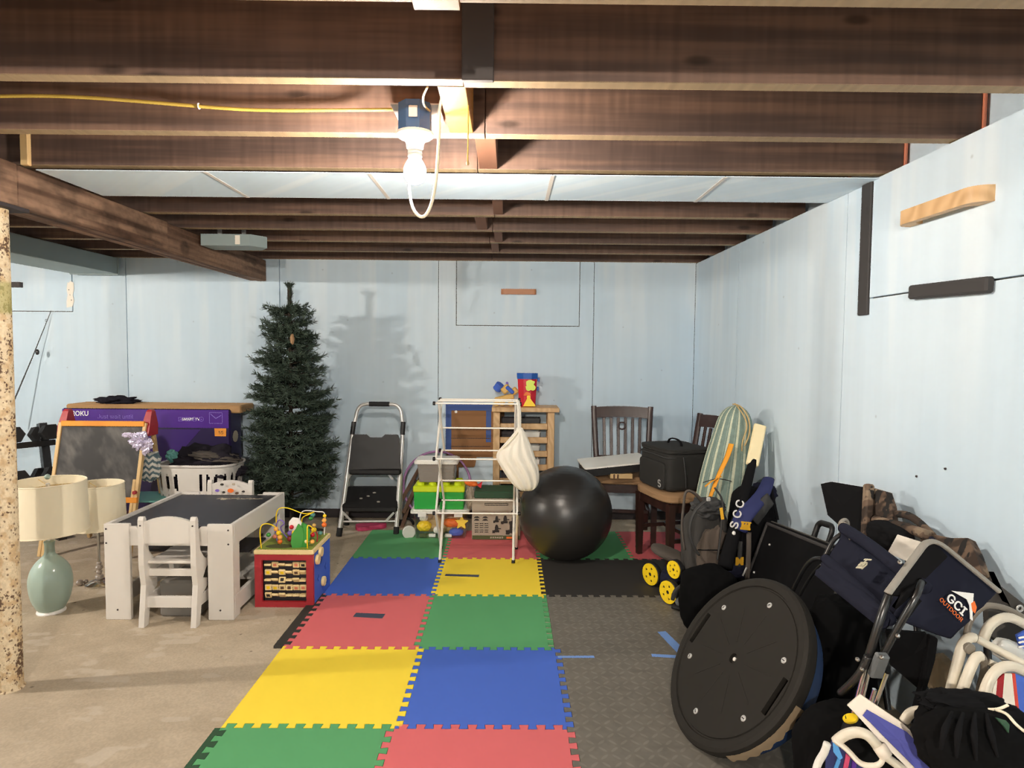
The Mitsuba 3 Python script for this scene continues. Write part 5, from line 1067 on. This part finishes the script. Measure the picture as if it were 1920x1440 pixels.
# dark grey folded chair at the right edge
gc = Thing('folded_chair', 'dark grey folded canvas chair at the right edge, behind the white tubes', 'camp chair')
gc.part('back_cloth', cloth([(1.43, 1.8, 0.704), (1.402, 1.74, 0.685), (1.481, 1.73, 0.624), (1.578, 1.72, 0.513), (1.518, 1.7, 0.453), (1.363, 1.72, 0.55), (1.383, 1.76, 0.642)], .02), 'canvas_grey')
gc.part('frame_tube', tube(curve([(1.259, 1.66, 0.563), (1.268, 1.665, 0.605), (1.289, 1.67, 0.635), (1.314, 1.67, 0.653), (1.343, 1.67, 0.654), (1.383, 1.67, 0.643), (1.446, 1.66, 0.606)], 40), .0085, 10), 'grey_tube', smooth=True)
gc.part('grommet', mv(trimesh.creation.torus(.008, .003, 16, 6), fr((1.449, 1.715, 0.629), (1, 0, 0), (0, 0, 1))), 'steel')
gc.part('leg', rod((1.363, 1.72, 0.55), (1.395, 1.72, 0.191), .010, 10), 'black_metal', smooth=40)
gc.part('leg', rod((1.517, 1.7, 0.469), (1.538, 1.7, 0.08), .010, 10), 'black_metal', smooth=40)

# navy rocking camp chair
nc = Thing('rocking_camp_chair', 'folded navy camp chair with grey piping and a logo, leaning on the right wall', 'camp chair')
TL, TR, BR, BL = (1.167, 2.12, 0.726), (1.143, 1.68, 0.706), (1.03, 1.66, 0.597), (1.073, 2.1, 0.594)
nc.part('seat_cloth', sheet([BL, BR, TR, TL], .012, 20, 12, .012, .010, 3), 'navy_cloth', smooth=True)
nc.part('top_roll', tube(curve([(1.136, 2.07, 0.755), (1.126, 1.9, 0.75), (1.109, 1.73, 0.739), (1.107, 1.61, 0.727)], 24), .019, 12), 'navy_cloth', smooth=True)
nc.part('fold_roll', tube(curve([(1.053, 2.02, 0.666), (1.046, 1.87, 0.655), (1.029, 1.7, 0.645), (1.009, 1.6, 0.644)], 24), .017, 12), 'navy_cloth', smooth=True)
nc.part('front_cloth', sheet([(1.02, 2.02, 0.611), (0.988, 1.6, 0.618), (1.014, 1.6, 0.659), (1.061, 2.02, 0.662)], .012, 16, 8, .01, .01, 8), 'navy_cloth', smooth=True)
AP, RT, RB, LB = (1.177, 1.7, 0.838), (1.325, 1.64, 0.708), (1.166, 1.6, 0.595), (1.03, 1.62, 0.641)
nc.part('back_cloth', sheet([LB, RB, RT, AP], .012, 24, 24, .018, .012, 5, 3), 'navy_cloth', smooth=True)
nc.part('piping', tube(rounded([(0.979, 1.565, 0.729), (1.146, 1.655, 0.855), (1.295, 1.6, 0.722)], .05, 8), .0105, 10, .6), 'piping', smooth=True, label='grey piping')
nc.part('gusset', cloth([(1.17, 1.695, 0.833), (1.013, 1.61, 0.708), (1.052, 1.6, 0.705), (1.196, 1.66, 0.792)], .01), 'black_cloth')
for a, b, c, d in (((1.019, 1.6, 0.676), (1.061, 1.59, 0.726), (1.099, 1.6, 0.748), (1.031, 1.57, 0.736)), ((1.029, 1.6, 0.64), (1.067, 1.59, 0.697), (1.082, 1.59, 0.702), (1.044, 1.585, 0.654))): nc.part('gusset_fold', cloth([a, b, c, d], .012), 'black_cloth', smooth=True)
e1, e2 = U(RB) - U(LB), U(AP) - U(LB); e1 /= np.linalg.norm(e1)
lo = U((1.142, 1.585, 0.708)); ld = U((1.193, 1.575, 0.656)) - lo; lu = U((1.184, 1.6, 0.74)) - lo
LF = fr(lo, ld, lu)
lg = lambda m: mv(mv(m, Mt(s=.88)), LF)
nc.part('logo_lettering', lg(meshkit.text_mesh('GCI', .026, .002, True)), 'white', label='white lettering'); nc.part('logo_lettering', lg(mv(meshkit.text_mesh('OUTDOOR', .0125, .002), Mt(-.012, -.018, 0))), 'orange_plastic', label='orange lettering')
nc.part('logo_peak', lg(extr(Polygon([(.0, .032), (.056, .078), (.088, .025), (.098, .012), (.090, .010), (.066, .040), (.050, .048)]), .002)), 'white', label='white peak emblem'); nc.part('logo_peak', lg(extr(Polygon([(.070, .062), (.086, .052), (.092, .034), (.080, .034), (.066, .048)]), .0022)), 'orange_plastic', label='orange peak emblem')
so = U((1.04, 1.79, 0.714)); sx_ = U((1.1, 1.815, 0.748)) - so
SF = fr(so, sx_, U((1.066, 1.88, 0.718)) - so)
nc.part('seat_emblem', mv(unary := trimesh.util.concatenate([extr(unary_union([sbox(0, 0, .012, .03), sbox(.018, .004, .032, .034).difference(sbox(.022, .012, .028, .026)), sbox(.036, .0, .042, .036), sbox(.044, .016, .060, .022), sbox(.058, -.002, .066, .036), sbox(-.004, -.008, .03, -.003)]), .003)]), SF @ Mt(s=.72)), 'logo_cream', label='small cream emblem')
def ntube(p, r=.011, m='black_metal', n=24, sm=True): nc.part('frame_tube', tube(curve(p, n) if len(p) > 2 else p, r * .8, 10), m, smooth=True)
ntube([(1.167, 2.13, 0.72), (1.138, 2.13, 0.697), (1.112, 2.12, 0.662), (1.093, 2.11, 0.632)], .010)
ntube([(1.071, 2.3, 0.432), (1.071, 2.24, 0.516), (1.069, 2.18, 0.588), (1.077, 2.13, 0.63), (1.09, 2.09, 0.638)], .0095)
ntube([(1.088, 2.26, 0.448), (1.092, 2.2, 0.535), (1.091, 2.12, 0.613)], .007)
ntube([(1.019, 1.62, 0.708), (0.99, 1.6, 0.667), (0.969, 1.6, 0.589), (0.961, 1.62, 0.504)], .0135)
ntube([(1.089, 1.6, 0.748), (1.053, 1.565, 0.724), (1.021, 1.57, 0.653), (0.988, 1.6, 0.535)], .0115)
ntube([(0.956, 1.6, 0.546), (0.941, 1.61, 0.494), (0.918, 1.66, 0.411)], .0125)
for a, b in (((0.949, 1.6, 0.517), (0.932, 1.62, 0.367)), ((0.966, 1.61, 0.509), (0.952, 1.63, 0.361)), ((1.045, 1.66, 0.469), (1.022, 1.68, 0.347)), ((1.001, 1.64, 0.434), (0.99, 1.66, 0.336))): nc.part('strut', rod(a, b, .006, 10), 'chrome', smooth=40)
nc.part('clamp', bar((0.979, 1.575, 0.564), (0.975, 1.6, 0.491), .034, .022, (0, 1, 0), .005), 'guard_grey', label='grey plastic clamp')
for q in ((0.941, 1.6, 0.511), (0.928, 1.6, 0.537), (1.006, 1.56, 0.62), (0.961, 1.55, 0.568), (1.036, 1.61, 0.795), (1.152, 2.09, 0.7)): nc.part('rivet', blob(q, (.006, .006, .006), sub=2), 'chrome', smooth=True)
nc.part('cord_knot', mv(trimesh.creation.torus(.018, .0065, 24, 8), fr((1.159, 2.11, 0.755), (1, .4, -.4), (.2, 0, 1))), 'piping', smooth=True); nc.part('cord_knot', tube(curve([(1.139, 2.1, 0.765), (1.148, 2.07, 0.765), (1.151, 2.06, 0.74), (1.153, 2.05, 0.714)], 14), .0055, 8), 'piping', smooth=True)
nc.part('lower_cloth', cloth([(1.049, 1.68, 0.582), (1.16, 1.68, 0.574), (1.173, 1.67, 0.557), (1.175, 1.69, 0.479), (1.171, 1.71, 0.396), (1.09, 1.72, 0.464)], .008), 'black_panel')
nc.part('lower_cloth', cloth([(1.16, 1.665, 0.575), (1.181, 1.665, 0.566), (1.186, 1.68, 0.5), (1.172, 1.7, 0.374), (1.161, 1.71, 0.29), (1.148, 1.71, 0.303), (1.161, 1.7, 0.405)], .012), 'black_cloth')
nc.part('rocker_leg', rod((0.932, 1.62, 0.367), (.78, 1.52, .02), .010, 10), 'black_metal', smooth=40); nc.part('rocker_leg', rod((1.022, 1.68, 0.347), (1.13, 1.86, .02), .010, 10), 'black_metal', smooth=40)
nc.part('spring_tube', rod((0.923, 1.6, 0.372), (0.914, 1.61, 0.319), .020, 14), 'black_plastic', smooth=40); nc.part('spring_collar', mv(cyl(.019, -.003, .003, 20, .001), fr((0.915, 1.6, 0.376), (1, 0, .4), (.1, 1, 0))), 'yellow_plastic', label='yellow collar')
Thing('shade_filler_low', 'added black lump standing in for the shaded floor beneath the folded chairs', 'bag').solo(blob((.965, 1.68, .175), (.135, .135, .172), 3, .10, 2.6, 15, flat=-.16), 'deep_black', smooth=True)  # added black mass in place of the dark, shaded floor under the chairs
Thing('shade_filler_upright', 'added black lump filling the dark shade between the balance trainer and the wall, under the navy chair', 'bag').solo(blob((1.165, 2.13, .245), (.115, .10, .245), 3, .12, 2.6, 25, flat=-.235), 'deep_black', smooth=True)  # second added black mass, fills the shaded void below the navy chair

# white tube beach chairs
def beach(label): return Thing('beach_chair', label, 'beach chair', 'folded beach chairs in the right corner')
def wt(C, p, r=.0135, m='beige_tube', n=None, name='frame_tube', flat_=1.0): C.part(name, tube(curve(p, n or 8 * (len(p) - 1)) if len(p) > 2 else p, r * .82, 12, flat_), m, smooth=True)
c1 = beach('folded beach chair with the tall bright white tube standing furthest left in the corner')
wt(c1, [(1.109, 1.52, 0.428), (1.13, 1.53, 0.506), (1.154, 1.54, 0.583), (1.166, 1.545, 0.608), (1.187, 1.55, 0.621), (1.198, 1.55, 0.619)], .0150)
wt(c1, [(1.201, 1.55, 0.619), (1.241, 1.53, 0.599), (1.292, 1.5, 0.574), (1.353, 1.47, 0.54)], .0120)
wt(c1, [(1.251, 1.59, 0.596), (1.266, 1.595, 0.625), (1.291, 1.6, 0.644), (1.325, 1.6, 0.652), (1.364, 1.59, 0.636), (1.425, 1.57, 0.606)], .0150)
c1.part('hinge', mv(cyl(.014, -.006, .006, 16), fr((1.169, 1.53, 0.602), (1, 0, 0), (0, 0, 1))), 'grey_tube', smooth=30)
c1.part('webbing', cloth([(1.312, 1.56, 0.624), (1.339, 1.56, 0.639), (1.413, 1.54, 0.599), (1.398, 1.52, 0.547), (1.32, 1.545, 0.564), (1.319, 1.555, 0.592)], .010), 'foam_blue', label='blue striped webbing')
for i in range(3): c1.part('webbing_stripe', tube(curve([(1.301, 1.54, 0.625), (1.318, 1.54, 0.628), (1.339, 1.535, 0.615)], 10) + [0, -.002, -.012 * i], .0025, 6), 'white', smooth=True)
c1.part('clear_pouch', blob((1.296, 1.56, 0.579), (.045, .02, .028), 3, .2, 3, 4, M=Mt(ry=25), sub=3), 'glass_jar', smooth=True)
c2_ = beach('folded beach chair with red, white and blue striped webbing in the right corner')
wt(c2_, [(1.118, 1.5, 0.447), (1.136, 1.5, 0.516), (1.159, 1.505, 0.572), (1.175, 1.51, 0.59), (1.188, 1.51, 0.592)], .0145)
wt(c2_, [(1.195, 1.53, 0.437), (1.203, 1.53, 0.499), (1.207, 1.525, 0.557), (1.191, 1.515, 0.587)], .0115, 'grey_tube')
wt(c2_, [(1.208, 1.515, 0.575), (1.226, 1.505, 0.568), (1.239, 1.5, 0.562)], .0105)
wt(c2_, [(1.151, 1.46, 0.465), (1.16, 1.465, 0.515), (1.178, 1.47, 0.556), (1.204, 1.475, 0.579), (1.234, 1.475, 0.585), (1.267, 1.47, 0.573), (1.335, 1.45, 0.544)], .0145)
ws_ = [(1852, 1860, 'cream_cloth'), (1860, 1879, 'stripe_red'), (1879, 1893, 'cream_cloth'), (1893, 1899, 'orange_red'), (1899, 1925, 'foam_blue'), (1925, 1935, 'white')]
WEB = {1852: ((1.19, 1.475, 0.538), (1.175, 1.47, 0.459)), 1860: ((1.198, 1.475, 0.551), (1.19, 1.47, 0.455)), 1879: ((1.215, 1.475, 0.567), (1.204, 1.465, 0.475)), 1893: ((1.233, 1.475, 0.567), (1.235, 1.46, 0.478)), 1899: ((1.241, 1.475, 0.567), (1.244, 1.46, 0.475)), 1925: ((1.281, 1.465, 0.554), (1.273, 1.45, 0.465)), 1935: ((1.306, 1.46, 0.539), (1.293, 1.44, 0.458))}
ks = sorted(WEB)
for (a, b, m) in ws_: c2_.part('webbing', cloth([WEB[a][0], WEB[b][0], WEB[b][1], WEB[a][1]], .006), m)
wt(c2_, [(1.194, 1.44, 0.497), (1.213, 1.43, 0.474), (1.238, 1.42, 0.444)], .012, 'armrest')
c3 = beach('folded beach chair with a broad cream armrest padded in blue, lower right foreground')
arm = [(0.891, 1.52, 0.488), (0.925, 1.49, 0.47), (0.962, 1.46, 0.45), (0.985, 1.435, 0.428), (1.002, 1.415, 0.404), (1.016, 1.395, 0.369), (0.966, 1.42, 0.351), (0.947, 1.435, 0.37), (0.916, 1.46, 0.399), (0.886, 1.49, 0.432), (0.87, 1.505, 0.45), (0.857, 1.515, 0.462)]
c3.part('armrest', cloth(arm, .022), 'armrest', smooth=40, label='cream armrest')
pad = [(0.891, 1.487, 0.467), (0.921, 1.462, 0.456), (0.957, 1.436, 0.443), (0.976, 1.42, 0.423), (0.987, 1.405, 0.403), (0.994, 1.388, 0.374), (0.97, 1.4, 0.365), (0.947, 1.416, 0.388), (0.913, 1.445, 0.421), (0.89, 1.47, 0.444), (0.877, 1.481, 0.455)]
c3.part('armrest_pad', cloth(pad, .006), 'pad_blue', label='blue pad')
wt(c3, [(0.966, 1.46, 0.454), (0.976, 1.455, 0.476), (0.992, 1.445, 0.489), (1.013, 1.43, 0.487), (1.051, 1.39, 0.459), (1.091, 1.36, 0.431), (1.135, 1.33, 0.403)], .0140)
wt(c3, [(1.043, 1.385, 0.45), (1.088, 1.355, 0.42), (1.121, 1.335, 0.399)], .0105)
c3.part('seat_cloth', sheet([(0.994, 1.47, 0.451), (1.038, 1.45, 0.464), (1.103, 1.4, 0.366), (1.019, 1.43, 0.345)], .012, 12, 12, .02, .02, 6), 'navy_bright', smooth=True, label='navy seat cloth')
c3.part('bolt', blob((1.028, 1.4, 0.491), (.006, .006, .006), sub=2), 'chrome', smooth=True)
c4 = beach('folded beach chair with blue and pink flowered webbing at the bottom edge')
wt(c4, [(0.806, 1.47, 0.394), (0.821, 1.465, 0.413), (0.843, 1.455, 0.429), (0.866, 1.44, 0.431), (0.885, 1.43, 0.411), (0.895, 1.425, 0.397)], .0150)
wt(c4, [(0.895, 1.425, 0.393), (0.931, 1.41, 0.371), (0.969, 1.39, 0.34)], .0120)
wt(c4, [(0.885, 1.425, 0.415), (0.897, 1.415, 0.396)], .0195, 'armrest', name='tube_sleeve')
wt(c4, [(0.798, 1.465, 0.405), (0.827, 1.45, 0.386), (0.847, 1.435, 0.367), (0.867, 1.425, 0.366), (0.883, 1.415, 0.378), (0.89, 1.415, 0.393)], .0105, 'armrest', name='lower_arm', flat_=.7)
wt(c4, [(0.786, 1.47, 0.391), (0.781, 1.475, 0.363), (0.772, 1.48, 0.338), (0.764, 1.48, 0.308)], .011, 'white_plastic', name='side_strap')
c4.part('webbing', cloth([(0.8, 1.475, 0.396), (0.832, 1.46, 0.374), (0.853, 1.445, 0.355), (0.884, 1.435, 0.354), (0.882, 1.43, 0.311), (0.78, 1.465, 0.285), (0.786, 1.475, 0.353)], .008), 'navy_bright')
for p, m in (([(0.797, 1.466, 0.399), (0.808, 1.46, 0.39), (0.817, 1.455, 0.366), (0.81, 1.456, 0.359), (0.798, 1.464, 0.376)], 'sky_blue'), ([(0.824, 1.455, 0.377), (0.832, 1.45, 0.37), (0.823, 1.448, 0.324), (0.813, 1.45, 0.323)], 'pink'), ([(0.805, 1.456, 0.363), (0.812, 1.455, 0.358), (0.8, 1.458, 0.317), (0.793, 1.46, 0.316)], 'sky_blue'), ([(0.836, 1.447, 0.365), (0.845, 1.445, 0.357), (0.838, 1.443, 0.328), (0.831, 1.445, 0.327)], 'purple')): c4.part('flower_print', cloth(p, .004), m)
db = Thing('drawstring_bag', 'black drawstring bag with a white cord lying on the beach chairs at the right', 'bag')
db.part('body', blob((1.042, 1.33, 0.485), (.12, .08, .085), 2.6, .16, 3, 23), 'deep_black', smooth=True)
db.part('gathered_rim', blob((1.051, 1.37, 0.547), (.098, .045, .020), 2.8, .35, 4, 24, M=Mt(ry=4)), 'black_cloth', smooth=True)
folds = [((0.963, 1.3, 0.572), (0.92, 1.262, 0.552), (0.915, 1.262, 0.514)), ((0.979, 1.29, 0.576), (0.94, 1.25, 0.553), (0.939, 1.25, 0.505)), ((1.005, 1.29, 0.575), (0.97, 1.245, 0.554), (0.977, 1.245, 0.502)), ((1.03, 1.29, 0.575), (1.01, 1.25, 0.553), (1.025, 1.25, 0.507))]
for p in folds: db.part('fold', tube(curve(p, 12), np.interp(np.linspace(0, 1, 13), [0, .5, 1], [.003, .007, .003]), 8), 'black_cloth', smooth=True)
db.part('cord', tube(curve([(1.053, 1.315, 0.57), (1.067, 1.305, 0.577), (1.084, 1.3, 0.589)], 14), .0032, 8), 'white_cord', smooth=True)
db.part('cord', tube(curve([(1.059, 1.3, 0.577), (1.062, 1.275, 0.582), (1.066, 1.26, 0.573), (1.09, 1.25, 0.553)], 16), .0032, 8), 'white_cord', smooth=True)
db.part('green_print', cloth([(1.026, 1.262, 0.584), (1.044, 1.258, 0.58), (1.051, 1.256, 0.572), (1.045, 1.25, 0.558), (1.037, 1.252, 0.57)], .004), 'dark_green')
def down(C, p, q, r=.0115): wt(C, [p, tuple(q)], r, name='leg')
down(c1, (1.109, 1.52, 0.428), (1.05, 1.50, .015)); down(c1, (1.353, 1.47, 0.54), (1.30, 1.46, .015)); down(c1, (1.425, 1.57, 0.606), (1.36, 1.56, .015))
down(c2_, (1.118, 1.5, 0.447), (1.10, 1.42, .015)); down(c2_, (1.151, 1.46, 0.465), (1.14, 1.38, .015)); down(c2_, (1.335, 1.45, 0.544), (1.26, 1.40, .015))
down(c3, (1.135, 1.33, 0.403), (1.08, 1.30, .015)); down(c3, (0.998, 1.4, 0.363), (.98, 1.36, .015)); down(c3, (0.966, 1.42, 0.349), (.93, 1.42, .015))
down(c4, (0.969, 1.39, 0.34), (.92, 1.34, .015)); down(c4, (0.764, 1.48, 0.308), (.76, 1.44, .015)); down(c4, (0.882, 1.43, 0.311), (.85, 1.38, .015))
